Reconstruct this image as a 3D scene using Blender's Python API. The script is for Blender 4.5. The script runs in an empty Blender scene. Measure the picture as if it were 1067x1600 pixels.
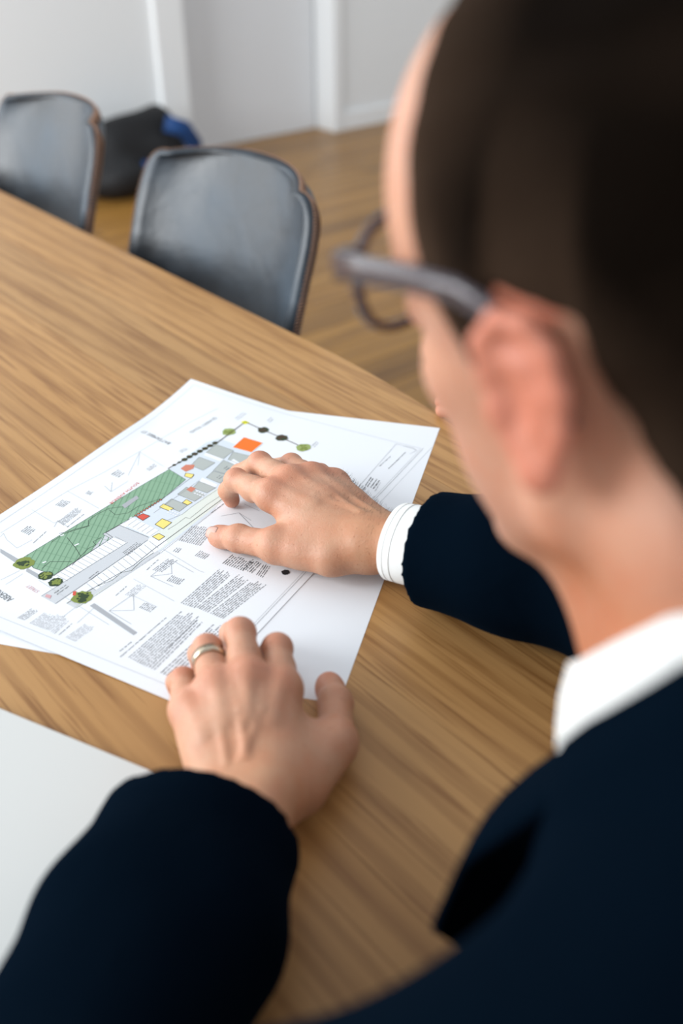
import bpy, bmesh, math, random
import numpy as np
from mathutils import Matrix, Vector

# ------------------------------------------------------------------ camera
SC = bpy.context.scene
COL = SC.collection
PITCH, ROLL, FPX = math.radians(33.3), math.radians(-0.5), 1555.0
TT = 0.74                                   # table top height
CAM = np.array([0.0, 0.0, 1.24])
FW = np.array([0, math.cos(PITCH), -math.sin(PITCH)])
_r0 = np.array([1.0, 0, 0]); _u0 = np.cross(_r0, FW)
RT = _r0 * math.cos(ROLL) + _u0 * math.sin(ROLL)
UP = -_r0 * math.sin(ROLL) + _u0 * math.cos(ROLL)
cd = bpy.data.cameras.new('camera'); cam = bpy.data.objects.new('camera', cd); COL.objects.link(cam)
cd.sensor_fit = 'VERTICAL'; cd.sensor_height = 36.0; cd.lens = FPX * 36.0 / 1600.0
cd.clip_start = 0.02; cd.clip_end = 60
cam.matrix_world = Matrix([[RT[0], UP[0], -FW[0], CAM[0]], [RT[1], UP[1], -FW[1], CAM[1]], [RT[2], UP[2], -FW[2], CAM[2]], [0, 0, 0, 1]])
cd.dof.use_dof = True; cd.dof.focus_distance = 0.865; cd.dof.aperture_fstop = 3.0; cd.dof.aperture_blades = 0
SC.camera = cam

# ------------------------------------------------------------------ world, window light, added wall fill, exposure
w = bpy.data.worlds.new('world'); SC.world = w; w.use_nodes = True
bg = w.node_tree.nodes['Background']; bg.inputs[0].default_value = (0.86, 0.93, 1.0, 1); bg.inputs[1].default_value = 0.92
def daylight_area(name, loc, target, sx, sy, power, col):
    l = bpy.data.lights.new(name, 'AREA'); l.shape = 'RECTANGLE'; l.size = sx; l.size_y = sy; l.energy = power; l.color = col
    o = bpy.data.objects.new(name, l); COL.objects.link(o); o.location = loc
    d = Vector(target) - Vector(loc); o.rotation_euler = d.to_track_quat('-Z', 'Y').to_euler()
    return o
daylight_area('left_daylight', (-2.9, 2.7, 1.65), (0.0, 1.2, 0.8), 3.8, 2.2, 84, (0.93, 0.97, 1.0))  # main window on the left
daylight_area('left_daylight', (-3.3, 0.3, 1.9), (0.3, 5.6, 1.0), 2.4, 1.8, 200, (0.93, 0.97, 1.0))  # added fill, no window of its own: aimed to brighten the back wall
vs = SC.view_settings; vs.view_transform = 'Standard'; vs.look = 'None'; vs.gamma = 1; vs.use_curve_mapping = False; vs.exposure = -0.02

# ------------------------------------------------------------------ coordinates
_a = math.radians(40.0)
T = np.array([-math.sin(_a), math.cos(_a), 0]); N = np.array([math.cos(_a), math.sin(_a), 0])   # along / across the table
def NT(n, t, z=0.0): return N * n + T * t + np.array([0, 0, z])
def at(px, py, z):
    d = FW + RT * (px - 533.5) / FPX - UP * (py - 800) / FPX
    return CAM + d * ((z - CAM[2]) / d[2])
def V(*a): return np.array(a, float)
def unit(v): return v / np.linalg.norm(v)

# ------------------------------------------------------------------ object helpers
def tag(o, label=None, cat=None, group=None, kind=None):
    if label: o['label'] = label
    if cat: o['category'] = cat
    if group: o['group'] = group
    if kind: o['kind'] = kind
    return o
def empty(name, loc, label=None, cat=None, group=None, rz=0.0):
    o = bpy.data.objects.new(name, None); COL.objects.link(o); o.location = loc; o.rotation_euler = (0, 0, rz); o.empty_display_size = 0.05
    return tag(o, label, cat, group)
def world_inv(parent):
    m = Matrix.Identity(4); ch = []
    p = parent
    while p is not None: ch.append(p); p = p.parent
    for q in reversed(ch): m = m @ (Matrix.Translation(q.location) @ q.rotation_euler.to_matrix().to_4x4())
    return m.inverted()
def mesh_obj(name, verts, faces, mat, parent=None, smooth=True, world=True, mats=None, midx=None, col=None, weld=False):
    me = bpy.data.meshes.new(name)
    v = np.asarray(verts, float)
    if parent is not None and world:
        M = np.array(world_inv(parent)); v = v @ M[:3, :3].T + M[:3, 3]
    me.from_pydata(v.tolist(), [], faces if isinstance(faces, list) else faces.tolist())
    for m in (mats or [mat]): me.materials.append(m)
    if midx is not None: me.polygons.foreach_set('material_index', midx)
    if smooth: me.polygons.foreach_set('use_smooth', [True] * len(me.polygons))
    if col is not None:
        ca = me.color_attributes.new('tint', 'FLOAT_COLOR', 'POINT')
        c4 = np.ones((len(v), 4)); c4[:, :3] = col; ca.data.foreach_set('color', c4.ravel())
    me.update()
    o = bpy.data.objects.new(name, me); COL.objects.link(o)
    if parent is not None: o.parent = parent
    return o
def bm_obj(name, bm, mat, parent=None, smooth=True, world=True):
    bmesh.ops.recalc_face_normals(bm, faces=bm.faces)
    vs_ = [v.co[:] for v in bm.verts]; bm.verts.index_update()
    fs = [[v.index for v in f.verts] for f in bm.faces]
    bm.free()
    return mesh_obj(name, vs_, fs, mat, parent, smooth, world)
def box_bm(lo, hi, bev=0.0, seg=2, M=None):
    bm = bmesh.new(); bmesh.ops.create_cube(bm, size=1)
    for v in bm.verts: v.co = Vector([lo[i] + (v.co[i] + .5) * (hi[i] - lo[i]) for i in range(3)])
    if bev: bmesh.ops.bevel(bm, geom=bm.edges[:], offset=bev, segments=seg, affect='EDGES', profile=.5)
    if M is not None: bmesh.ops.transform(bm, matrix=M, verts=bm.verts)
    return bm
ROOM = Matrix([[N[0], T[0], 0, 0], [N[1], T[1], 0, 0], [0, 0, 1, 0], [0, 0, 0, 1]])     # (n, t, z) -> world
def sweep(pts, ring, closed=False, cap=True, upv=(0, 0, 1), scales=None):
    """loft a 2-D ring (list of (a, b)) along 3-D points"""
    P = [np.array(p, float) for p in pts]; n = len(P); vs_, fs = [], []; m = len(ring); upv = np.array(upv, float)
    for i, p in enumerate(P):
        q0 = P[(i - 1) % n] if (closed or i > 0) else P[i]; q1 = P[(i + 1) % n] if (closed or i < n - 1) else P[i]
        t = unit(q1 - q0); s = np.cross(t, upv)
        s = unit(s) if np.linalg.norm(s) > 1e-6 else V(1, 0, 0)
        u = np.cross(s, t); k = 1 if scales is None else scales[i]
        for a, b in ring: vs_.append(p + (s * a + u * b) * k)
    rng = n if closed else n - 1
    for i in range(rng):
        for j in range(m):
            a, b = i * m + j, i * m + (j + 1) % m; c, d = ((i + 1) % n) * m + (j + 1) % m, ((i + 1) % n) * m + j
            fs.append([a, d, c, b])
    if cap and not closed: fs.append(list(range(m))); fs.append([(n - 1) * m + j for j in reversed(range(m))])
    return vs_, fs
def circ(r, n=12, rb=None): return [(r * math.cos(2 * math.pi * i / n), (rb or r) * math.sin(2 * math.pi * i / n)) for i in range(n)]

# ------------------------------------------------------------------ material helpers
def mat(name, base=(.8, .8, .8), rough=.5, spec=.5, metal=0, **kw):
    m = bpy.data.materials.new(name); m.use_nodes = True; b = m.node_tree.nodes['Principled BSDF']
    b.inputs['Base Color'].default_value = (*base, 1); b.inputs['Roughness'].default_value = rough
    b.inputs['Specular IOR Level'].default_value = spec; b.inputs['Metallic'].default_value = metal
    for k, v in kw.items(): b.inputs[k.replace('_', ' ')].default_value = v
    return m
class NB:
    def __init__(s, m): s.m = m; s.nt = m.node_tree; s.b = s.nt.nodes['Principled BSDF']
    def n(s, typ, **kw):
        x = s.nt.nodes.new(typ)
        for k, v in kw.items():
            if k.startswith('_'): setattr(x, k[1:], v)
            else: x.inputs[k.replace('__', ' ')].default_value = v
        return x
    def l(s, a, b): s.nt.links.new(a, b)
    def ramp(s, src, stops):
        r = s.n('ShaderNodeValToRGB'); e = r.color_ramp.elements
        while len(e) < len(stops): e.new(.5)
        for i, (p, c) in enumerate(stops): e[i].position = p; e[i].color = (*c, 1)
        s.l(src, r.inputs[0]); return r.outputs[0]
    def mix(s, f, a, b, mode='MIX'):
        x = s.n('ShaderNodeMix', _data_type='RGBA', _blend_type=mode)
        for v, i in ((f, 0), (a, 6), (b, 7)):
            if isinstance(v, (int, float)): x.inputs[i].default_value = v
            elif isinstance(v, tuple): x.inputs[i].default_value = (*v, 1)
            else: s.l(v, x.inputs[i])
        return x.outputs[2]
    def mapping(s, scale, kind='Object', rot=(0, 0, 0), rand=False):
        tc = s.n('ShaderNodeTexCoord'); mp = s.n('ShaderNodeMapping'); mp.inputs['Scale'].default_value = scale; mp.inputs['Rotation'].default_value = rot
        s.l(tc.outputs[kind], mp.inputs[0])
        if rand:
            oi = s.n('ShaderNodeObjectInfo'); cx = s.n('ShaderNodeCombineXYZ'); mu = s.n('ShaderNodeMath', _operation='MULTIPLY'); mu.inputs[1].default_value = 37.0
            s.l(oi.outputs['Random'], mu.inputs[0]); s.l(mu.outputs[0], cx.inputs[0]); s.l(mu.outputs[0], cx.inputs[2]); s.l(mu.outputs[0], cx.inputs[1])
            s.l(cx.outputs[0], mp.inputs['Location'])
        return mp.outputs[0]
    def noise(s, vec, scale, detail=4, rough=.5, dist=0):
        x = s.n('ShaderNodeTexNoise'); x.inputs['Scale'].default_value = scale; x.inputs['Detail'].default_value = detail
        x.inputs['Roughness'].default_value = rough; x.inputs['Distortion'].default_value = dist; s.l(vec, x.inputs['Vector']); return x.outputs['Fac']
    def bump(s, h, strength, dist, prev=None):
        x = s.n('ShaderNodeBump'); x.inputs['Strength'].default_value = strength; x.inputs['Distance'].default_value = dist
        s.l(h, x.inputs['Height'])
        if prev: s.l(prev, x.inputs['Normal'])
        s.l(x.outputs[0], s.b.inputs['Normal']); return x.outputs[0]
def wood(name, dark, mid, light, rough, spec, gs=1.0, coat=0.0):
    """oak grain running along local Y (board length)"""
    m = mat(name, mid, rough, spec); k = NB(m)
    v1 = k.mapping((9 * gs, .9 * gs, 9 * gs), rand=True); v2 = k.mapping((55 * gs, 1.6 * gs, 55 * gs), rand=True); v3 = k.mapping((230 * gs, 6 * gs, 230 * gs), rand=True)
    big = k.noise(v1, 1.0, 3, .5, .6)
    wv = k.n('ShaderNodeTexWave', _wave_type='BANDS', _bands_direction='X'); wv.inputs['Scale'].default_value = 1.3; wv.inputs['Distortion'].default_value = 9; wv.inputs['Detail'].default_value = 3
    wv.inputs['Detail Scale'].default_value = .8; k.l(v1, wv.inputs['Vector'])
    mid_n = k.noise(v2, 1.0, 4, .6, .3); fine = k.noise(v3, 1.0, 3, .65)
    c = k.ramp(big, [(.3, mid), (.55, light), (.75, mid)])
    c = k.mix(k.ramp(wv.outputs['Fac'], [(0, (.45,) * 3), (.35, (0,) * 3), (1, (0,) * 3)]), c, dark)
    c = k.mix(k.ramp(mid_n, [(.33, (.50,) * 3), (.52, (0,) * 3)]), c, dark)
    c = k.mix(k.ramp(fine, [(.34, (.85,) * 3), (.46, (0,) * 3)]), c, dark)
    oi = k.n('ShaderNodeObjectInfo')
    c = k.mix(1.0, c, k.ramp(oi.outputs['Random'], [(0, (.9, .9, .9)), (1, (1.06, 1.04, 1.0))]), 'MULTIPLY')
    k.l(c, k.b.inputs['Base Color'])
    k.bump(fine, .25, .0004)
    if coat: m.node_tree.nodes['Principled BSDF'].inputs['Coat Weight'].default_value = coat; m.node_tree.nodes['Principled BSDF'].inputs['Coat Roughness'].default_value = .25
    return m
M_TABLE = wood('oak_table_veneer', (.225, .098, .028), (.390, .200, .066), (.450, .246, .092), .42, .36)
M_FLOOR = wood('oak_floor_varnish', (.13, .055, .012), (.27, .130, .027), (.36, .18, .040), .36, .4, .25)
M_WALL = mat('white_wall_paint', (.76, .77, .77), .7, .3)
_k = NB(M_WALL); _k.bump(_k.noise(_k.mapping((1, 1, 1)), 260, 3), .08, .0006)
M_DOOR = mat('white_door_lacquer', (.72, .73, .745), .38, .5)
M_TRIM = mat('white_trim_gloss', (.80, .81, .81), .35, .5)
M_PAPER = mat('white_plan_paper', (.77, .785, .81), .62, .25)
_k = NB(M_PAPER); _k.bump(_k.noise(_k.mapping((1, 1, 1)), 900, 2), .05, .0001)
M_METAL = mat('black_powder_coat', (.012, .012, .013), .4, .5)
M_LEATHER = mat('worn_leather_sheen_tint', (.014, .017, .021), .40, .5)
_k = NB(M_LEATHER); _v = _k.mapping((1, 1, 1)); _n = _k.noise(_v, 9, 4, .55)
_k.l(_k.ramp(_n, [(.3, (.36,) * 3), (.7, (.50,) * 3)]), _k.b.inputs['Roughness'])
_k.l(_k.mix(_k.ramp(_n, [(.35, (0,) * 3), (.75, (.8,) * 3)]), (.005, .009, .014), (.034, .054, .076)), _k.b.inputs['Base Color'])  # noise patches carry the backrest's blue-grey highlight in the base colour
_k.bump(_k.noise(_v, 420, 3), .12, .0006, _k.bump(_n, .35, .012))
M_THREAD = mat('tan_waxed_thread', (.30, .17, .11), .6, .3)
M_EDGE = mat('dark_leather_edge', (.02, .017, .016), .6, .3)
M_SUIT = mat('navy_wool_suiting', (.0013, .0038, .0078), .9, .0)
_k = NB(M_SUIT); _k.b.inputs['Sheen Weight'].default_value = .012; _k.b.inputs['Sheen Roughness'].default_value = .45; _k.b.inputs['Sheen Tint'].default_value = (.35, .55, .9, 1)
_v = _k.mapping((1, 1, 1)); _k.bump(_k.noise(_v, 1500, 2), .25, .0003, _k.bump(_k.noise(_v, 26, 3, .5, .5), .25, .006))
M_SHIRT = mat('white_cotton_shirting', (.70, .70, .68), .75, .15)
_k = NB(M_SHIRT); _v = _k.mapping((1, 1, 1)); _k.bump(_k.noise(_v, 2200, 2), .2, .0002, _k.bump(_k.noise(_v, 60, 3, .5, .4), .22, .002))
M_SEAM = mat('shirt_seam_thread', (.62, .61, .58), .8, .2)

def skin_mat(name, tone=(1, 1, 1)):
    m = mat(name, (.5, .3, .22), .48, .4); k = NB(m)
    at_ = k.n('ShaderNodeAttribute'); at_.attribute_name = 'tint'
    v = k.mapping((1, 1, 1)); mott = k.noise(v, 55, 4, .6); frek = k.noise(v, 330, 2, .5)
    c = k.mix(k.ramp(mott, [(.35, (0,) * 3), (.68, (.55,) * 3)]), at_.outputs['Color'], k.mix(1.0, at_.outputs['Color'], (.98, .74, .64), 'MULTIPLY'))
    c = k.mix(k.ramp(frek, [(.66, (0,) * 3), (.73, (.55,) * 3)]), c, k.mix(1.0, at_.outputs['Color'], (.62, .42, .34), 'MULTIPLY'))
    k.l(c, k.b.inputs['Base Color'])
    k.b.inputs['Subsurface Weight'].default_value = .12; k.b.inputs['Subsurface Radius'].default_value = (.9, .35, .2); k.b.inputs['Subsurface Scale'].default_value = .006
    vo = k.n('ShaderNodeTexVoronoi', _feature='DISTANCE_TO_EDGE'); vo.inputs['Scale'].default_value = 620; k.l(v, vo.inputs['Vector'])
    st = k.noise(k.mapping((1, 1, 1)), 190, 4, .65, 1.5)
    p = k.bump(st, .40, .0011); k.bump(vo.outputs['Distance'], .22, .0007, p)
    return m
M_SKIN = skin_mat('skin')
M_NAIL = mat('fingernail', (.50, .29, .23), .34, .45)
M_HAIR = mat('short_brown_hair', (.022, .013, .008), .9, .02)
_k = NB(M_HAIR); _v = _k.mapping((1, 1, 1)); _n = _k.noise(_v, 300, 3, .7)
_k.l(_k.mix(_k.n('ShaderNodeAttribute', _attribute_name='tint').outputs['Color'], (.0040, .0024, .0015), (.060, .036, .023)), _k.b.inputs['Base Color']); _k.bump(_n, .8, .003)
M_BODYHAIR = mat('arm_hair', (.035, .018, .010), .5, .3)
M_GOLD = mat('pale_gold', (.56, .47, .35), .24, .5, 1.0)
M_ACETATE = mat('smoky_acetate', (.085, .065, .075), .22, .5)
NB(M_ACETATE).b.inputs['Transmission Weight'].default_value = .35
M_LENS = bpy.data.materials.new('clear_lens'); M_LENS.use_nodes = True
_nt = M_LENS.node_tree; _nt.nodes.clear(); _o = _nt.nodes.new('ShaderNodeOutputMaterial'); _mx = _nt.nodes.new('ShaderNodeMixShader'); _t = _nt.nodes.new('ShaderNodeBsdfTransparent'); _g = _nt.nodes.new('ShaderNodeBsdfGlossy')
_t.inputs[0].default_value = (.96, .97, .97, 1); _g.inputs['Roughness'].default_value = .02; _mx.inputs[0].default_value = .06
_nt.links.new(_t.outputs[0], _mx.inputs[1]); _nt.links.new(_g.outputs[0], _mx.inputs[2]); _nt.links.new(_mx.outputs[0], _o.inputs[0])
M_FOLDER = mat('pale_grey_card', (.60, .60, .575), .5, .35)
M_BAG = mat('black_nylon', (.012, .012, .013), .7, .3)
M_BLUE = mat('blue_nylon', (.01, .05, .17), .6, .3)

# ------------------------------------------------------------------ implicit surfaces (distance field + surface nets)
def smin(a, b, k):
    h = np.clip(.5 + .5 * (b - a) / k, 0, 1); return b * (1 - h) + a * h - k * h * (1 - h)
class Field:
    def __init__(s, lo, hi, h, fill=.2):
        s.lo = np.array(lo, float); s.h = h; s.n = np.ceil((np.array(hi) - s.lo) / h).astype(int) + 1
        s.ax = [(s.lo[i] + h * np.arange(s.n[i])).astype(np.float32) for i in range(3)]
        s.F = np.full(s.n, fill, np.float32)
    def sub(s, lo, hi):
        i0 = np.clip(np.floor((np.array(lo) - s.lo) / s.h).astype(int), 0, s.n); i1 = np.clip(np.ceil((np.array(hi) - s.lo) / s.h).astype(int) + 1, 0, s.n)
        sl = tuple(slice(a, b) for a, b in zip(i0, i1))
        X, Y, Z = np.meshgrid(*[s.ax[i][sl[i]] for i in range(3)], indexing='ij', sparse=True)
        return sl, X, Y, Z
    def put(s, sl, d, k, sub=False):
        if d.size == 0: return
        if sub: s.F[sl] = -smin(-s.F[sl], d, k)
        else: s.F[sl] = smin(s.F[sl], d.astype(np.float32), k)
    def cap(s, a, b, ra, rb, k=.004, sub=False):
        a, b = np.array(a, float), np.array(b, float); m = max(ra, rb) + k + 3 * s.h
        sl, X, Y, Z = s.sub(np.minimum(a, b) - m, np.maximum(a, b) + m)
        d = b - a; L = max(d @ d, 1e-12)
        t = np.clip(((X - a[0]) * d[0] + (Y - a[1]) * d[1] + (Z - a[2]) * d[2]) / L, 0, 1)
        D = np.sqrt((X - a[0] - t * d[0]) ** 2 + (Y - a[1] - t * d[1]) ** 2 + (Z - a[2] - t * d[2]) ** 2) - (ra + (rb - ra) * t)
        s.put(sl, D, k, sub)
    def ell(s, c, r, k=.004, R=None, sub=False):
        c, r = np.array(c, float), np.array(r, float); m = r.max() + k + 3 * s.h
        sl, X, Y, Z = s.sub(c - m, c + m); X = X - c[0]; Y = Y - c[1]; Z = Z - c[2]
        if R is not None:
            R = np.array(R); X, Y, Z = R[0, 0] * X + R[1, 0] * Y + R[2, 0] * Z, R[0, 1] * X + R[1, 1] * Y + R[2, 1] * Z, R[0, 2] * X + R[1, 2] * Y + R[2, 2] * Z
        k0 = np.sqrt((X / r[0]) ** 2 + (Y / r[1]) ** 2 + (Z / r[2]) ** 2) + 1e-9; k1 = np.sqrt((X / r[0] ** 2) ** 2 + (Y / r[1] ** 2) ** 2 + (Z / r[2] ** 2) ** 2) + 1e-9
        s.put(sl, k0 * (k0 - 1) / k1, k, sub)
    def all(s): return np.meshgrid(*s.ax, indexing='ij', sparse=True)
    def union(s, o, k): s.F = smin(s.F, o.F, k)
    def cut(s, p, nrm, k=.001):            # remove the side the normal points to
        X, Y, Z = s.all(); D = (X - p[0]) * nrm[0] + (Y - p[1]) * nrm[1] + (Z - p[2]) * nrm[2]
        s.F = np.maximum(s.F, D.astype(np.float32)) if k <= .001 else -smin(-s.F, -D.astype(np.float32), k)
    def mesh(s, smooth=1):
        F = s.F; n = F.shape; ins = F < 0
        c = np.zeros((n[0] - 1, n[1] - 1, n[2] - 1), np.int8)
        off = [(i, j, k) for i in (0, 1) for j in (0, 1) for k in (0, 1)]
        for i, j, k in off: c += ins[i:n[0] - 1 + i, j:n[1] - 1 + j, k:n[2] - 1 + k]
        act = (c > 0) & (c < 8); idx = np.argwhere(act); vid = np.full(act.shape, -1, np.int64); vid[act] = np.arange(len(idx))
        acc = np.zeros((len(idx), 3)); cnt = np.zeros(len(idx))
        for a in off:
            for d in range(3):
                if a[d]: continue
                b = list(a); b[d] = 1
                fa = F[idx[:, 0] + a[0], idx[:, 1] + a[1], idx[:, 2] + a[2]]; fb = F[idx[:, 0] + b[0], idx[:, 1] + b[1], idx[:, 2] + b[2]]
                m = (fa < 0) != (fb < 0); t = np.zeros(len(idx)); t[m] = fa[m] / (fa[m] - fb[m])
                p = np.tile(np.array(a, float), (len(idx), 1)); p[:, d] += t
                acc[m] += p[m]; cnt[m] += 1
        V_ = s.lo + (idx + acc / cnt[:, None]) * s.h
        faces = []
        for d in range(3):
            e = [1, 2, 0][d], [2, 0, 1][d]
            sl0 = [slice(0, n[i]) for i in range(3)]; sl1 = list(sl0); sl0[d] = slice(0, n[d] - 1); sl1[d] = slice(1, n[d])
            A, B = ins[tuple(sl0)], ins[tuple(sl1)]
            for flip, mk in ((False, A & ~B), (True, ~A & B)):
                q = np.argwhere(mk); q = q[(q[:, e[0]] > 0) & (q[:, e[1]] > 0) & (q[:, e[0]] < n[e[0]] - 1) & (q[:, e[1]] < n[e[1]] - 1)]
                cs = []
                for (u, v) in ((-1, -1), (0, -1), (0, 0), (-1, 0)):
                    r = q.copy(); r[:, e[0]] += u; r[:, e[1]] += v; cs.append(vid[r[:, 0], r[:, 1], r[:, 2]])
                f = np.stack(cs, 1)
                faces.append(f[:, ::-1] if flip else f)
        faces = np.concatenate(faces); faces = faces[(faces >= 0).all(1)]
        for _ in range(smooth):
            S = np.zeros_like(V_); K = np.zeros(len(V_))
            for i in range(4):
                a_, b_ = faces[:, i], faces[:, (i + 1) % 4]
                for x in range(3): S[:, x] += np.bincount(a_, V_[b_, x], len(V_)) + np.bincount(b_, V_[a_, x], len(V_))
                K += np.bincount(a_, minlength=len(V_)) + np.bincount(b_, minlength=len(V_))
            ok = K > 0; V_[ok] = .5 * V_[ok] + .5 * S[ok] / K[ok][:, None]
        return V_, faces
def wob(P, f, seed):                            # cheap smooth noise
    r = np.random.RandomState(seed); o = 0
    for i in range(5):
        d = r.randn(3); d /= np.linalg.norm(d); o = o + np.sin((P[0] * d[0] + P[1] * d[1] + P[2] * d[2]) * f * (1 + .35 * i) + r.rand() * 6.3)
    return o / 5

# ================================================================== THE ROOM
def slab(name, n0, n1, t0, t1, z0, z1, m, parent=None, bev=0, kind=None, world=True, label=None):
    o = bm_obj(name, box_bm((n0, t0, z0), (n1, t1, z1), bev, 2, ROOM), m, parent, smooth=False, world=world)
    if kind: o['kind'] = kind
    if label: o['label'] = label
    return o
def boards_room(name, n0, n1, t0, t1, z0, z1, m, parent, along, bev=.0012):
    """a board as its own object: local Y runs along the grain"""
    L = (n1 - n0, t1 - t0)
    o = bpy.data.objects.new(name, None)
    if along == 't': lo, hi, ang, org = (-(n1 - n0) / 2, 0, z0), ((n1 - n0) / 2, t1 - t0, z1), math.atan2(T[1], T[0]) - math.pi / 2, NT((n0 + n1) / 2, t0)
    else: lo, hi, ang, org = (-(t1 - t0) / 2, 0, z0), ((t1 - t0) / 2, n1 - n0, z1), math.atan2(N[1], N[0]) - math.pi / 2, NT(n0, (t0 + t1) / 2)
    ob = bm_obj(name, box_bm(lo, hi, bev, 1), m, None, smooth=False)
    ob.location = org; ob.rotation_euler = (0, 0, ang)
    if parent is not None: ob.parent = parent
    return ob
random.seed(4)
floor = slab('floor', -3.0, 5.5, -1.6, 5.2, -.06, -.012, M_FLOOR, kind='structure')
W = .142; row = 0; t = .30
while t < 4.62:
    off = random.uniform(0, 1.4); n = .55 + off - 1.4
    while n < 5.0:
        n1 = n + random.choice((1.4, 1.7, 2.0)); a, b = max(n, .55), min(n1, 5.0)
        if b - a > .1: boards_room('plank', a + .0008, b - .0008, t + .0008, t + W - .0008, -.012, 0, M_FLOOR, floor, 'n')
        n = n1
    t += W; row += 1
# rear wall: left stretch, door in its reveal, right stretch
WF, WL = 4.34, 4.47
slab('wall_back', -3.0, 2.66, WF, WF + .3, 0, 2.7, M_WALL, kind='structure')
slab('wall_back_right', 3.62, 5.5, WF, WF + .3, 0, 2.7, M_WALL, kind='structure')
slab('wall_back_upper', 2.66, 3.62, WF, WF + .3, 2.1, 2.7, M_WALL, kind='structure')
slab('wall_side', -3.3, -3.0, -1.6, WF, 0, .35, M_WALL, kind='structure')
slab('wall_right', 5.5, 5.7, -1.6, WF + .3, 0, 2.7, M_WALL, kind='structure')
slab('baseboard_back_right', 3.66, 5.5, WF - .014, WF, 0, .09, M_TRIM, bev=.003, kind='structure')
slab('baseboard_back', -3.0, 2.56, WF - .014, WF, 0, .09, M_TRIM, bev=.003, kind='structure')
door = slab('door_1', 2.74, 3.585, WL, WL + .04, .004, 2.06, M_DOOR, bev=.002, kind='structure')
slab('trim_1', 2.55, 2.70, WF - .03, WL + .05, 0, 2.12, M_TRIM, bev=.004, kind='structure')
slab('trim_2', 3.60, 3.66, WF - .02, WL + .05, 0, 2.12, M_TRIM, bev=.004, kind='structure')
slab('trim_3', 2.55, 3.66, WF - .02, WL + .05, 2.07, 2.16, M_TRIM, bev=.004, kind='structure')
hd = empty('door_handle', NT(3.50, WL - .001, 1.02)); hd.parent = door; hd.location = NT(3.50, WL, 1.02)
v_, f_ = sweep([NT(3.50, WL, 1.02), NT(3.50, WL - .045, 1.02), NT(3.49, WL - .055, 1.02), NT(3.38, WL - .055, 1.02)], circ(.009, 10))
mesh_obj('door_lever', v_, f_, M_GOLD if False else M_METAL, hd)

# ================================================================== THE TABLE
TEND, TFAR, NMID, NHALF = .195, 2.75, .311, .397
table = empty('conference_table', NT(NMID, 1.2, 0), 'long oak conference table with softly curved sides and visible wood grain', 'table')
def half(t): return NHALF - .30 * max(0, .90 - t) ** 2 - .30 * max(0, t - 2.05) ** 2
nb = 7; bw = 2 * NHALF / nb
ANG_T = math.atan2(T[1], T[0]) - math.pi / 2
for i in range(nb):
    a, b = -NHALF + i * bw, -NHALF + (i + 1) * bw; g = .00012
    ts = np.linspace(TEND, TFAR, 60); vs_, fs = [], []
    org = NT(NMID + (a + b) / 2, TEND, 0)
    for tt in ts:
        h = half(tt); x0 = max(a + g, -h); x1 = min(b - g, h)
        for x, z in ((x0, TT - .032), (x1, TT - .032), (x1, TT), (x0, TT)): vs_.append((x - (a + b) / 2, tt - TEND, z))
    for k in range(59):
        for j in range(4): p, q = k * 4 + j, k * 4 + (j + 1) % 4; fs.append([p, q, q + 4, p + 4])
    fs.append([3, 2, 1, 0]); fs.append([236, 237, 238, 239])
    o = mesh_obj('board', vs_, fs, M_TABLE, None, smooth=False)
    o.parent = table; o.rotation_euler = (0, 0, ANG_T); o.location = Vector(org) - table.location
slab('underframe', .10, .52, .5, 2.5, TT - .075, TT - .0325, M_METAL, table, .003)
for nn in (.06, .56):
    for tt in (.52, 2.42): slab('leg', nn - .025, nn + .025, tt - .03, tt + .03, 0, TT - .0325, M_METAL, table, .004)

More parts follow.
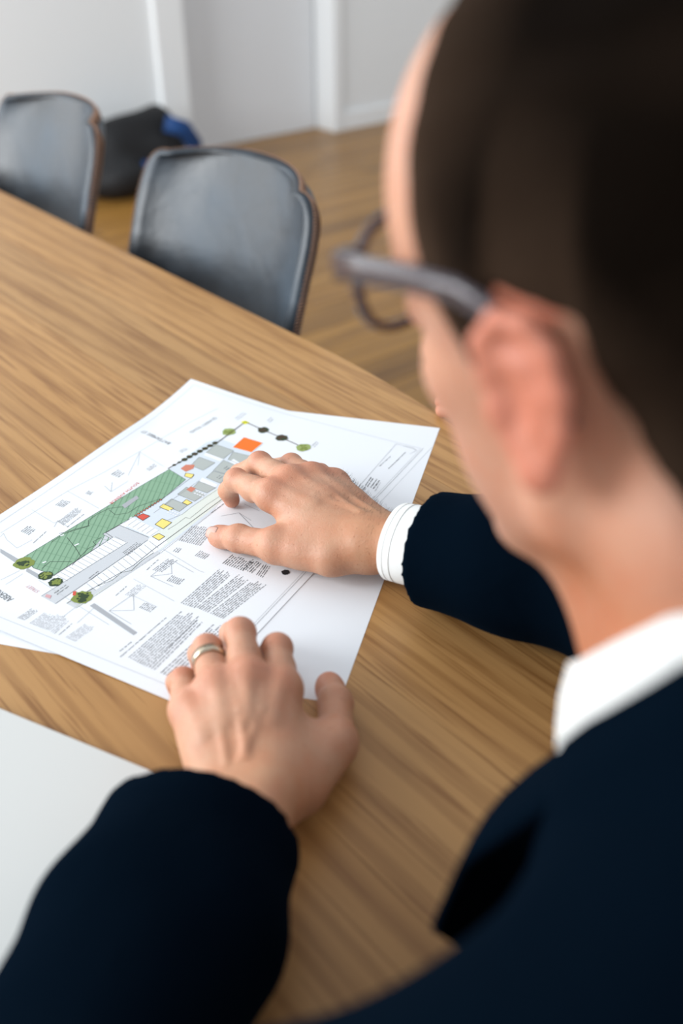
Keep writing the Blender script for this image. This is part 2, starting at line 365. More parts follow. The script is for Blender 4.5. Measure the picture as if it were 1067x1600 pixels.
# ================================================================== CHAIRS
def make_chair(name, label, group):
    ch = empty(name, (0, 0, 0), label, 'chair', group)
    W0 = .214
    def prof(v):               # v 0..1 : seat front -> seat back -> top of back ; returns (y, z) y towards table is -y
        pts = [(-.22, .455), (-.20, .468), (-.05, .452), (.10, .445), (.165, .47), (.195, .53), (.228, .64), (.266, .76), (.302, .866)]
        s = v * (len(pts) - 1); i = min(int(s), len(pts) - 2); f = s - i
        p = lambda j: np.array(pts[max(0, min(len(pts) - 1, j))])
        p0, p1, p2, p3 = p(i - 1), p(i), p(i + 1), p(i + 2)
        return .5 * ((2 * p1) + (-p0 + p2) * f + (2 * p0 - 5 * p1 + 4 * p2 - p3) * f * f + (-p0 + 3 * p1 - 3 * p2 + p3) * f ** 3)
    nu, nv = 36, 64
    def shell(u, v):           # u -1..1
        y, z = prof(v); back = min(1, max(0, (v - .50) / .2))
        top = max(0, (v - .88) / .12); bot = max(0, (.10 - v) / .10)
        wv = W0 * (1 - .04 * back) * (1 - .24 * (1 - math.sqrt(max(0, 1 - top ** 2.4)))) * (1 - .16 * bot ** 2)
        wrap = abs(u) ** 2.6
        y2 = y - wrap * .060 * back; z2 = z + wrap * .030 * (1 - back)
        z2 -= .012 * top * abs(u) ** 2
        return V(u * wv, y2, z2)
    P = np.array([[shell(-1 + 2 * i / nu, 1 - (1 - j / nv) ** 1.35) for i in range(nu + 1)] for j in range(nv + 1)])
    du = np.gradient(P, axis=1); dv = np.gradient(P, axis=0); nr = np.cross(du, dv); nr /= np.linalg.norm(nr, axis=2)[..., None]
    jj_ = np.clip(np.arange(nv + 1), 2, nv - 12); ii_ = np.clip(np.arange(nu + 1), 2, nu - 2); nr = nr[jj_][:, ii_]
    th = .011
    inner = P + nr * th; outer = P - nr * th
    m = nu + 1; A = inner.reshape(-1, 3); B = outer.reshape(-1, 3); off = len(A); fs = []
    for j in range(nv):
        for i in range(nu):
            q = [j * m + i, j * m + i + 1, (j + 1) * m + i + 1, (j + 1) * m + i]; fs.append(q); fs.append([off + x for x in reversed(q)])
    bd = [i for i in range(nu + 1)] + [j * m + nu for j in range(1, nv + 1)] + [nv * m + i for i in range(nu - 1, -1, -1)] + [j * m for j in range(nv - 1, 0, -1)]
    # rounded rim between the two skins
    C0 = P.reshape(-1, 3); NR = nr.reshape(-1, 3); vs_ = list(A) + list(B); rim = []
    for q, x in enumerate(bd):
        tg = unit(C0[bd[(q + 1) % len(bd)]] - C0[bd[q - 1]]); o_ = unit(np.cross(tg, NR[x])); vs_.append(C0[x] + o_ * th * .8); rim.append(len(vs_) - 1)
    L = len(bd)
    for q in range(L):
        a, b = bd[q], bd[(q + 1) % L]; r0, r1 = rim[q], rim[(q + 1) % L]
        fs.append([b, a, r0, r1]); fs.append([r1, r0, off + a, off + b])
    sh = mesh_obj('seat_shell', vs_, fs, M_LEATHER, ch, world=False)
    # hand stitching over the rim of the back
    sv, sf = [], []
    acc = 0; last = None
    for q in range(L):
        j, i = divmod(bd[q], m)
        if j < nv * .42: last = None; continue
        p = np.array(vs_[rim[q]]); cA = A[bd[q]]; cB = B[bd[q]]
        if last is not None:
            seg = np.linalg.norm(p - last[0]); k = max(1, int(round(seg / .0052)))
            for e in range(k):
                f = (e + .5) / k; r_ = last[0] * (1 - f) + p * f; a_ = last[1] * (1 - f) + cA * f; b_ = last[2] * (1 - f) + cB * f
                d = unit(p - last[0]); out = unit(r_ - .5 * (a_ + b_))
                pts = [r_ + out * .0016, b_ * .8 + r_ * .2 + out * .0034 + d * .0018, b_ * 1.0 + (b_ - a_) * .10 - out * .004]
                x, y = sweep(pts, circ(.0012, 4), upv=d); o0 = len(sv); sv += x; sf += [[o0 + z for z in g] for g in y]
        last = (p, cA, cB)
    st = mesh_obj('stitching', sv, sf, M_THREAD, sh, world=False); st['kind'] = 'stuff'; st['label'] = 'tan hand stitching round the edge'
    for sx in (-1, 1):
        for y0, y1 in ((-.13, -.20), (.11, .19)):
            v2, f2 = sweep([V(sx * .13, y0, .44), V(sx * .20, y1, .006)], circ(.011, 10)); mesh_obj('leg', v2, f2, M_METAL, ch, world=False)
    v2, f2 = sweep([V(-.13, -.13, .436), V(.13, -.13, .436), V(.13, .11, .436), V(-.13, .11, .436)], circ(.009, 8), closed=True); mesh_obj('seat_frame', v2, f2, M_METAL, ch, world=False)
    return ch
def copy_tree(o, parent=None):
    c = o.copy(); COL.objects.link(c); c.parent = parent
    for chd in list(o.children): copy_tree(chd, c)
    return c
RZ_CH = math.atan2(N[1], N[0]) - math.pi / 2          # local +y -> +N (away from the table)
chair_a = make_chair('dining_chair', 'black leather shell chair nearer the man, tan stitched rim, whole backrest seen', 'black leather chairs on the far table side')
chair_a.location = NT(.592, 1.235, 0); chair_a.rotation_euler = (0, 0, RZ_CH + math.radians(2))
chair_b = copy_tree(chair_a); chair_b['label'] = 'black leather shell chair cut off by the photo edge, beside the black bag'
chair_b.location = NT(.592, 1.825, 0); chair_b.rotation_euler = (0, 0, RZ_CH + math.radians(-1))

# ================================================================== BAG on the floor by the wall
def sdf_obj(name, F, m, parent, smooth=1, colf=None, wobble=None):
    v, f = F.mesh(smooth)
    return mesh_obj(name, v, f, m, parent, col=None if colf is None else colf(v))
bagc = NT(2.18, 4.02, 0)
bag = empty('shoulder_bag', bagc, 'slumped black nylon bag with blue straps on the floor by the wall', 'bag')
F = Field(bagc + V(-.5, -.5, 0), bagc + V(.75, .7, .62), .012)
F.cap(NT(2.12, 4.08, .12), NT(2.40, 4.12, .14), .12, .12, .06); F.cap(NT(2.12, 4.08, .22), NT(2.42, 4.16, .27), .09, .06, .06)
F.ell(NT(2.08, 4.02, .09), (.15, .12, .09), .06)
X, Y, Z = F.all(); F.F = F.F + (.018 * wob((X, Y, Z), 22, 3)).astype(np.float32)
F.cut(V(0, 0, .003), V(0, 0, -1)); F.cut(NT(0, WF - .02), T)
sdf_obj('bag_body', F, M_BAG, bag, 2)
for pts in ([NT(2.38, 4.02, .27), NT(2.46, 4.00, .24), NT(2.52, 4.02, .16), NT(2.53, 4.05, .06)], [NT(2.20, 3.96, .12), NT(2.27, 3.93, .08), NT(2.28, 3.91, .03)]):
    v_, f_ = sweep(pts, [(-.035, -.012), (.035, -.012), (.035, .012), (-.035, .012)], upv=T); mesh_obj('strap', v_, f_, M_BLUE, bag)

# ================================================================== FOLDER at the lower left
e_ = unit(V(.392, -.92, 0)); K_ = (.142 + e_[0] * .165, .542 + e_[1] * .165); ang = math.atan2(-e_[0] * N[1] * 0 + (N * -e_[0] + T * -e_[1])[1], (N * -e_[0] + T * -e_[1])[0])
fold = empty('document_folder', NT(K_[0], K_[1], TT), 'plain off-white flat document folder under the ringed hand sleeve', 'folder', rz=ang)
def local_box(name, lo, hi, m, parent, bev=.001):
    bm = box_bm(lo, hi, bev, 2); vs2 = [v.co[:] for v in bm.verts]; bm.verts.index_update(); fs2 = [[v.index for v in f.verts] for f in bm.faces]; bm.free()
    return mesh_obj(name, vs2, fs2, m, parent, smooth=False, world=False)
local_box('back_cover', (0, 0, .0003), (.238, .21, .0013), M_FOLDER, fold, .0003)
local_box('front_cover', (0, 0, .0050), (.238, .21, .0062), M_FOLDER, fold, .0005)
local_box('paper_block', (.002, .002, .0013), (.236, .2, .0050), M_PAPER, fold, .0003)
local_box('spine', (0, .2085, .0004), (.238, .211, .0060), M_FOLDER, fold, .0005)

# ================================================================== THE PLANS
_az = math.radians(28.7); SA = V(math.sin(_az), math.cos(_az), 0); SB = V(SA[1], -SA[0], 0)     # long side, short side (towards the man)
S0 = at(293, 1107, TT) * V(1, 1, 0)                     # near corner; u runs towards -SB
def sheet_h(u, v):
    """height of the top sheet above the table: flat, faint ripples, far corner slightly raised"""
    h = .00048 + .00015 * math.sin(u * 21 + 1) * math.sin(v * 13)
    h += .010 * max(0, (v - .33) / .09) ** 1.5 * max(0, (u - .16) / .137) ** 1.3
    h += .0008 * max(0, (u - .275) / .022) ** 1.4 * (1 + math.sin(v * 26))
    h += .0035 * max(0, (.03 - v) / .03) ** 1.3 * max(0, u / .297) * 0.8
    return h
def uv_of(px, py):
    p = at(px, py, TT + .0015) * V(1, 1, 0) - S0; return (-(p @ SB), p @ SA)
def sp(u, v, dz=0.0):
    p = S0 - SB * u + SA * v; return V(p[0], p[1], TT + sheet_h(u, v) + dz)
def sheet_mesh(name, fn, m, parent, nu=60, nv=84, th=.00012):
    vs_, fs = [], []
    for layer in (0, -th):
        for j in range(nv + 1):
            for i in range(nu + 1): p = fn(i / nu, j / nv); vs_.append((p[0], p[1], p[2] + layer))
    M_ = nu + 1; off = M_ * (nv + 1)
    for j in range(nv):
        for i in range(nu):
            q = [j * M_ + i, (j + 1) * M_ + i, (j + 1) * M_ + i + 1, j * M_ + i + 1]; fs.append(q); fs.append([off + x for x in reversed(q)])
    bd = list(range(M_)) + [j * M_ + nu for j in range(1, nv + 1)] + [nv * M_ + i for i in range(nu - 1, -1, -1)] + [j * M_ for j in range(nv - 1, 0, -1)]
    for q in range(len(bd)): a, b = bd[q], bd[(q + 1) % len(bd)]; fs.append([a, b, off + b, off + a])
    return mesh_obj(name, vs_, fs, m, parent, smooth=False)
# lower sheet
U2 = at(687, 669, TT) * V(1, 1, 0); U3 = at(529, 1101, TT) * V(1, 1, 0); UD = unit(U2 - U3); UB = V(UD[1], -UD[0], 0); U3 = U2 - UD * .42
under = empty('paper_sheet', (U3[0], U3[1], TT), 'blank-margined white sheet lying askew beneath the coloured site plan', 'paper')
def uf(i, j):
    p = U3 - UB * (.297 * i) + UD * (.42 * j)
    return V(p[0], p[1], TT + .00018)
sheet_mesh('sheet', uf, M_PAPER, under, 40, 56)
plan = empty('site_plan', (S0[0], S0[1], TT), 'printed architectural site plan with green field, grey units and orange square', 'plan')
sheet_mesh('sheet', lambda i, j: sp(.297 * i, .42 * j), M_PAPER, plan)

INK = dict(black=(.02, .02, .022), grey=(.13, .135, .14), mid=(.19, .195, .205), pale=(.38, .39, .41), faint=(.50, .515, .535), green=(.235, .385, .255), dgreen=(.15, .275, .175), road=(.56, .575, .595),
           block=(.42, .445, .42), blue=(.62, .67, .72), yellow=(.84, .68, .20), byellow=(.80, .78, .03), red=(.62, .09, .06), salmon=(.58, .20, .13), orange=(.80, .17, .02), tree=(.20, .25, .055),
           dtree=(.03, .055, .022), ptree=(.30, .37, .12), brown=(.07, .035, .02), white=(.77, .785, .81), lime=(.68, .72, .66), pink=(.62, .35, .36))
INKS = list(INK); INK_M = [mat('print_ink_' + k, INK[k], .62, .25) for k in INKS]
PV, PF, PM = [], [], []
def poly(uv, ink, z):
    o0 = len(PV)
    for u, v in uv: PV.append(sp(u, v, z))
    a = sum(uv[i][0] * uv[(i + 1) % len(uv)][1] - uv[(i + 1) % len(uv)][0] * uv[i][1] for i in range(len(uv)))
    f = list(range(o0, o0 + len(uv))); PF.append(f if a < 0 else f[::-1]); PM.append(INKS.index(ink))
def ppoly(px, ink, z=.0001): fill_poly(px, ink, z)
def line(a, b, w, ink, z=.0002):
    a, b = np.array(a), np.array(b); d = b - a; L = np.linalg.norm(d)
    if L < 1e-6: return
    s = V(-d[1], d[0]) / L * w / 2
    k = max(1, int(L / .03))
    for i in range(k): p, q = a + d * i / k, a + d * (i + 1) / k; poly([p + s, q + s, q - s, p - s], ink, z)
def pline(px, w, ink, z=.0002, closed=False):
    q = [uv_of(*p) for p in px]
    for i in range(len(q) - (0 if closed else 1)): line(q[i], q[(i + 1) % len(q)], w * 1.35 if w < .0006 else w, ink, z)
def block(px, ink, z=.00014, border='black', bwid=.00022):
    ppoly(px, ink, z)
    if border: pline(px, bwid, border, z + .00004, True)
def fill_poly(px, ink, z=.0001):          # non-convex: triangulate, splitting finely enough to follow the sheet
    uv = [uv_of(*p) for p in px]; bm = bmesh.new(); f = bm.faces.new([bm.verts.new((u, v, 0)) for u, v in uv])
    bmesh.ops.triangulate(bm, faces=[f])
    for _ in range(3): bmesh.ops.subdivide_edges(bm, edges=[e for e in bm.edges if e.calc_length() > .02], cuts=1, use_grid_fill=False); bmesh.ops.triangulate(bm, faces=[q for q in bm.faces if len(q.verts) > 3])
    for q in bm.faces: poly([(v.co.x, v.co.y) for v in q.verts], ink, z)
    bm.free(); return uv
def hatch(uv, ang, step, w, ink, z):
    d = V(math.cos(ang), math.sin(ang)); s = V(-d[1], d[0]); P = [np.array(p) for p in uv]; pr = [p @ s for p in P]; x = min(pr) + step / 2
    while x < max(pr):
        hits = []
        for i in range(len(P)):
            a, b = P[i], P[(i + 1) % len(P)]; fa, fb = a @ s - x, b @ s - x
            if fa * fb < 0: q = a + (b - a) * fa / (fa - fb); hits.append(q @ d)
        hits.sort()
        for i in range(0, len(hits) - 1, 2): line(s * x + d * hits[i], s * x + d * hits[i + 1], w, ink, z)
        x += step
RS = random.Random(11)
def text(A, B, Cc, n, ink='mid', fill=.50, ragged=.12):
    """n unreadable small lines: first from A to B, last starting at Cc"""
    a, b, c = [np.array(uv_of(*p)) for p in (A, B, Cc)]; d = b - a; L = np.linalg.norm(d); d = d / L; s = V(-d[1], d[0]); st = (c - a) @ s
    pitch = abs(st) / max(n - 1, 1) if n > 1 else .0021; hgt = min(pitch * fill, .0015); sg = 1 if st >= 0 else -1; off = (c - a) @ d
    for i in range(n):
        o = a + (s * sg * pitch * i if n > 1 else 0) + d * off * (i / max(n - 1, 1)); Li = L * (1 - ragged * RS.random() * (RS.random() < .7)); x = 0
        while x < Li:
            wl = RS.randint(2, 9) * .00088
            y = x
            while y < min(x + wl, Li):
                h = hgt * RS.choice((.62, .62, .75, 1.0)); p = o + d * y; poly([p, p + d * .00064, p + d * .00064 + s * h, p + s * h], ink, .00016); y += .00088
            x = y + .0009
# green field
G = [(37, 869), (216, 760), (264, 732), (290, 748), (253, 779), (210, 805), (160, 833), (173, 840), (118, 875), (84, 897), (52, 886)]
# paving between
ppoly([(264, 731), (322, 690), (342, 684), (404, 706), (330, 800), (250, 860), (236, 868), (190, 830), (210, 806), (290, 750)], 'blue', .00008)
ppoly([(236, 868), (250, 860), (120, 948), (104, 940)], 'lime', .00009)
ppoly([(230, 842), (250, 858), (360, 771), (338, 762)], 'lime', .00009)
ppoly([(252, 832), (262, 846), (248, 858), (228, 842)], 'white', .0001)
guv = fill_poly(G, 'green', .0001)
hatch(guv, math.radians(66), .0048, .0009, 'dgreen', .00014); hatch(guv, math.radians(-8), .017, .0004, 'dgreen', .00015)
pline(G, .00025, 'black', .00018, True)
for pl_ in ([(80, 846), (94, 836), (115, 826), (138, 820), (138, 812), (150, 803), (170, 793), (195, 790)], [(92, 832), (110, 829), (140, 820)], [(104, 838), (118, 855), (126, 868)],
            [(65, 887), (78, 876), (112, 876)], [(112, 882), (125, 868), (138, 855), (150, 850), (145, 845), (158, 838)], [(170, 795), (180, 803), (200, 800), (215, 790), (250, 778)]): pline(pl_, .0003, 'black', .00019)
for a_, b_ in (((94, 836), (100, 834)), ((116, 851), (123, 848)), ((66, 878), (72, 876))): pline([a_, b_], .0016, 'white', .0002)
ppoly([(190, 788), (213, 773), (217, 777), (195, 793)], 'pale', .0002)
# road, parking
fill_poly([(165, 831), (186, 819), (232, 838), (231, 842), (130, 912), (86, 942), (64, 930), (105, 905), (199, 846), (173, 839)], 'road', .00011)
pline([(199, 846), (64, 930)], .00025, 'grey'); pline([(231, 842), (86, 942)], .00025, 'grey'); pline([(232, 838), (186, 819), (165, 831), (176, 838)], .0003, 'black')
fill_poly([(176, 838), (199, 846), (103, 906), (84, 897)], 'white', .00012); pline([(176, 838), (84, 898)], .0003, 'black', .0002)
for i in range(15): f = i / 14; pline([(180 - 92 * f, 837 + 60 * f), (197 - 92 * f, 846 + 60 * f)], .0002, 'mid', .0002)
fill_poly([(231, 843), (249, 857), (150, 920), (132, 912)], 'white', .00012)
for i in range(13): f = i / 12; pline([(233 - 98 * f, 844 + 66 * f), (247 - 98 * f, 855 + 66 * f)], .0002, 'mid', .0002)
fill_poly([(190, 817), (205, 806), (250, 828), (236, 838)], 'white', .00013)
for i in range(7): f = i / 6; pline([(193 + 42 * f, 816 + 20 * f), (206 + 42 * f, 807 + 20 * f)], .0002, 'mid', .0002)
ppoly([(103, 941), (116, 948), (250, 862), (244, 857)], 'road', .0001)
pline([(104, 941), (208, 882), (242, 855), (345, 780), (366, 765)], .0004, 'black'); pline([(118, 949), (250, 863), (352, 784)], .0002, 'mid')
pline([(262, 826), (275, 818), (290, 807), (296, 809), (310, 798), (322, 788), (345, 773)], .0002, 'black')
pline([(150, 915), (175, 905), (190, 893), (205, 890), (222, 874), (240, 862)], .0003, 'dtree')
text((191, 862), (214, 845), (198, 866), 4, 'grey'); text((138, 902), (152, 891), (141, 904), 2, 'grey'); text((84, 925), (104, 911), (88, 927), 2, 'grey')
# units
for q in ([(337, 693), (365, 703), (349, 716), (322, 706)], [(364, 705), (402, 714), (384, 728), (356, 717)], [(311, 713), (336, 722), (317, 734), (298, 726)], [(349, 718), (376, 729), (358, 741), (333, 734)],
          [(333, 735), (356, 741), (344, 754), (322, 745)], [(311, 751), (337, 761), (323, 769), (301, 761)], [(291, 760), (321, 771), (304, 782), (277, 771)], [(268, 778), (293, 788), (280, 798), (255, 788)]): block(q, 'block')
for q in ([(322, 706), (349, 716), (344, 720), (318, 710)], [(365, 716), (384, 728), (378, 731), (358, 720)], [(316, 745), (340, 756), (336, 761), (311, 751)]): ppoly(q, 'white', .00015)
for q, c in (([(255, 786), (271, 793), (264, 797), (249, 791)], 'yellow'), ([(253, 809), (268, 815), (255, 825), (242, 818)], 'yellow'), ([(291, 779), (300, 784), (293, 788), (285, 784)], 'yellow'),
             ([(248, 832), (257, 837), (248, 843), (238, 837)], 'yellow'), ([(290, 738), (303, 740), (299, 746), (288, 743)], 'yellow'), ([(376, 659), (383, 657), (390, 660), (382, 663)], 'byellow'),
             ([(223, 801), (234, 805), (223, 812), (213, 806)], 'red'), ([(298, 759), (306, 762), (299, 768), (291, 764)], 'salmon'), ([(290, 725), (304, 725), (302, 731), (290, 736), (282, 731)], 'salmon')):
    block(q, c, .0002, 'black' if c in ('yellow', 'red') else None, .0004)
block([(381, 682), (411, 691), (393, 706), (363, 698)], 'orange', .0002, 'white', .0005)
text((383, 694), (390, 690), (386, 697), 2, 'white'); text((349, 731), (355, 727), (352, 733), 2, 'grey'); text((338, 745), (344, 741), (341, 747), 2, 'grey')
for i in range(4):
    for j in range(2): pline([(306 + 4 * i - 3 * j, 766 + 1.6 * i + 3 * j), (309 + 4 * i - 3 * j, 767.2 + 1.6 * i + 3 * j)], .0016, 'white', .0003)
    for j in range(2): pline([(264 + 4 * i - 3 * j, 798 + 1.6 * i + 3 * j - 2), (267 + 4 * i - 3 * j, 799.2 + 1.6 * i + 3 * j - 2)], .0014, 'white', .0003)
pline([(303, 742), (262, 772), (210, 805)], .0003, 'grey'); pline([(312, 749), (240, 800)], .0002, 'mid'); pline([(246, 818), (285, 802), (300, 790), (345, 760)], .0002, 'grey')
# trees and hedges
def tree(px, py, r, ink, ink2, seed):
    rs = random.Random(seed); c = np.array(uv_of(px, py)); n = 22
    poly([c + V(math.cos(6.283 * i / n), math.sin(6.283 * i / n)) * r * rs.uniform(.86, 1.08) for i in range(n)], ink, .00024)
    for k in range(16):
        a = rs.random() * 6.283; q = c + V(math.cos(a), math.sin(a)) * r * rs.uniform(.1, .7); rr = r * rs.uniform(.12, .26)
        poly([q + V(math.cos(6.283 * i / 6), math.sin(6.283 * i / 6)) * rr for i in range(6)], ink2, .00027 + k * .000002)
for x, y, r, a_, b_, s_ in ((357.5, 674, .0075, 'ptree', 'tree', 1), (411, 671, .0062, 'dtree', 'brown', 2), (440, 683, .0066, 'dtree', 'brown', 3), (474, 698, .0078, 'ptree', 'tree', 4), (37, 879, .0088, 'tree', 'dtree', 5),
                           (71, 898, .0063, 'dtree', 'tree', 6), (87, 908, .0062, 'dtree', 'tree', 7), (128, 932, .0088, 'tree', 'dtree', 8)): tree(x, y, r, a_, b_, s_)
pline([(262, 731), (340, 690), (383, 659), (411, 671), (440, 683), (474, 698)], .0011, 'brown', .00022)
for i in range(9): tree(272 + 8 * i, 725.5 - 4.3 * i, .0019 if i < 2 else .0032, 'dtree', 'brown', 20 + i)
for i in range(10): tree(212 + 4.3 * i, 804 - 2.7 * i, .0015, 'brown' if i % 2 else 'dtree', 'salmon', 40 + i)
ppoly([(114, 923), (119, 922), (118, 929), (113, 929)], 'red', .0003); ppoly([(72, 927), (80, 929), (78, 934), (70, 931)], 'pink', .0003)
ppoly([(140, 945), (147, 941), (214, 987), (208, 991)], 'pale', .0002); ppoly([(0, 862), (0, 856), (28, 872), (24, 878)], 'pale', .0002); ppoly([(42, 886), (66, 899), (60, 903), (40, 891)], 'pale', .0002)
tree(446, 893, .0036, 'black', 'black', 77)
# notes
for a_ in (((187, 1025), (265, 958), (187, 1025), 1, 'grey'), ((186, 1016), (206, 1000), (186, 1016), 1, 'grey'), ((200, 1026), (287, 950), (227, 1040), 9, 'mid'), ((232, 1041), (311, 963), (240, 1045), 3, 'mid'), ((250, 1050), (335, 972), (268, 1058), 5, 'mid'),
           ((282, 941), (342, 888), (302, 948), 7, 'grey'), ((307, 948), (372, 897), (323, 955), 6, 'grey'), ((328, 957), (396, 905), (347, 965), 7, 'grey'), ((347, 879), (363, 865), (378, 890), 10, 'black'), ((379, 888), (395, 872), (392, 894), 5, 'black'),
           ((400, 897), (412, 880), (409, 901), 4, 'black'), ((279, 843), (302, 818), (311, 851), 11, 'mid'), ((238, 889), (263, 871), (251, 892), 5, 'mid'), ((195, 928), (216, 911), (206, 931), 5, 'pale'), ((228, 889), (246, 873), (228, 889), 1, 'mid'),
           ((180, 929), (196, 915), (180, 929), 1, 'mid'), ((260, 906), (269, 897), (278, 912), 7, 'grey'), ((217, 948), (226, 940), (233, 955), 7, 'grey'), ((304, 867), (313, 859), (318, 872), 6, 'grey'), ((270, 860), (276, 854), (276, 862), 3, 'grey'),
           ((32, 829), (44, 820), (43, 834), 5, 'grey'), ((86, 788), (97, 780), (97, 791), 5, 'grey'), ((90, 814), (120, 791), (98, 819), 6, 'mid'), ((51, 847), (71, 829), (51, 847), 1, 'mid'), ((104, 822), (130, 802), (104, 822), 1, 'mid'),
           ((133, 770), (139, 765), (139, 772), 4, 'mid'), ((173, 740), (184, 733), (183, 744), 4, 'mid'), ((228, 732), (240, 724), (232, 734), 3, 'mid'), ((279, 704), (290, 698), (283, 706), 3, 'pale'),
           ((27, 965), (49, 949), (37, 968), 5, 'mid'), ((46, 973), (70, 955), (61, 979), 7, 'pale'), ((63, 980), (90, 958), (76, 984), 6, 'pale'), ((79, 986), (102, 965), (84, 989), 3, 'pale'), ((91, 991), (111, 973), (91, 991), 1, 'mid'), ((102, 995), (133, 973), (116, 1001), 7, 'pale'),
           ((329, 800), (348, 786), (329, 800), 1, 'grey'), ((606, 731), (633, 705), (606, 731), 1, 'grey'), ((570, 757), (579, 744), (573, 759), 2, 'grey'), ((578, 760), (588, 747), (582, 762), 2, 'grey'), ((585, 766), (594, 752), (585, 766), 1, 'pale'), ((592, 727), (610, 711), (592, 727), 1, 'mid'), ((563, 761), (568, 756), (566, 763), 2, 'mid'),
           ((367, 654), (380, 645), (370, 656), 2, 'pale'), ((417, 657), (424, 651), (420, 659), 2, 'pale'), ((487, 695), (494, 688), (490, 697), 2, 'pale')): text(*a_)
# drawn context, borders, title block
for pl_, c in (([(0, 832), (105, 766), (163, 736), (290, 662), (340, 640)], 'faint'), ([(49, 795), (84, 816), (112, 802)], 'faint'), ([(105, 766), (154, 793)], 'faint'), ([(163, 758), (173, 767), (175, 752)], 'pale'), ([(173, 767), (200, 750)], 'faint'),
               ([(218, 705), (256, 728)], 'faint'), ([(200, 741), (218, 705), (215, 726)], 'faint'), ([(0, 838), (5, 832), (10, 842), (26, 855), (50, 842)], 'faint'), ([(84, 822), (90, 812), (106, 822)], 'pale'), ([(146, 870), (146, 870)], 'faint'),
               ([(235, 899), (267, 873), (268, 895), (235, 899), (270, 915)], 'pale'), ([(255, 857), (310, 890), (318, 893)], 'faint'), ([(267, 873), (302, 893)], 'pale'), ([(170, 953), (208, 927), (209, 952), (170, 953), (205, 974)], 'pale'), ([(208, 903), (272, 938)], 'faint'), ([(205, 928), (245, 947)], 'faint'),
               ([(345, 805), (373, 800), (402, 830), (373, 800), (392, 812)], 'pale'), ([(381, 786), (405, 797)], 'pale'), ([(0, 905), (30, 890)], 'faint'), ([(8, 912), (35, 895)], 'faint'), ([(60, 905), (130, 950), (170, 975)], 'faint'),
               ([(98, 962), (140, 930)], 'faint'), ([(120, 972), (150, 945)], 'faint'), ([(555, 765), (619, 692), (652, 702)], 'pale'), ([(629, 695), (645, 698), (650, 703), (640, 708)], 'pale'), ([(480, 740), (465, 752), (450, 770)], 'faint')): pline(pl_, .00028, c)
for uu in (.0085,):
    line((uu, .012), (uu, .412), .00025, 'pale'); line((.288, .012), (.288, .412), .0004, 'faint'); line((uu, .012), (.288, .012), .0004, 'faint'); line((uu, .412), (.288, .412), .0004, 'faint')
line((.0064, .010), (.0064, .414), .0003, 'mid')
pr = mesh_obj('printed_drawing', PV, PF, None, plan, smooth=False, mats=INK_M, midx=PM); pr['label'] = 'coloured plan drawing with small notes printed on the sheet'
def lettering(txt, p0, p1, size, ink, name='printed_lettering'):
    a, b = np.array(uv_of(*p0)), np.array(uv_of(*p1)); c = bpy.data.curves.new(name, 'FONT'); c.body = txt; c.size = size; c.resolution_u = 2
    o = bpy.data.objects.new(name, c); COL.objects.link(o); bpy.context.view_layer.update()
    me = bpy.data.meshes.new_from_object(o.evaluated_get(bpy.context.evaluated_depsgraph_get())); bpy.data.objects.remove(o); L = max(v.co.x for v in me.vertices)
    d = (b - a); Ld = np.linalg.norm(d); d = d / Ld; s = V(d[1], -d[0]) ; k = Ld / L
    vs_ = [sp(*(a + d * v.co.x * k + s * v.co.y * 1.5), .0002) for v in me.vertices]; fs = [list(p.vertices) for p in me.polygons]
    return mesh_obj(name, vs_, fs, INK_M[INKS.index(ink)], plan, smooth=False)
lettering('BATTAMBEE ST', (268, 691), (225, 671), .0048, 'mid'); lettering('QUARRY ROAD', (336, 652), (295, 674), .0040, 'mid'); lettering('ABERCRONY', (22, 934), (-22, 906), .0058, 'grey')
lettering('SOUTH AVENUE', (214, 752), (170, 785), .0032, 'red'); lettering('STREET', (62, 922), (45, 912), .0034, 'pink'); lettering('PLAN 2', (346, 766), (372, 748), .0030, 'red')

# ================================================================== THE SEATED MAN
H0 = CAM + V(.1149, .3523, -.1522); HY, HP, HR = math.radians(37.8), math.radians(-7.1), math.radians(-.7)
RH = np.array((Matrix.Rotation(HY, 3, 'Z') @ Matrix.Rotation(HP, 3, 'X') @ Matrix.Rotation(HR, 3, 'Y')))
def hw(p): return H0 + RH @ np.array(p, float)           # head-local -> world
SKIN = V(.50, .272, .172)
def P_(px, py, h): return at(px, py, TT + .0012 + h)

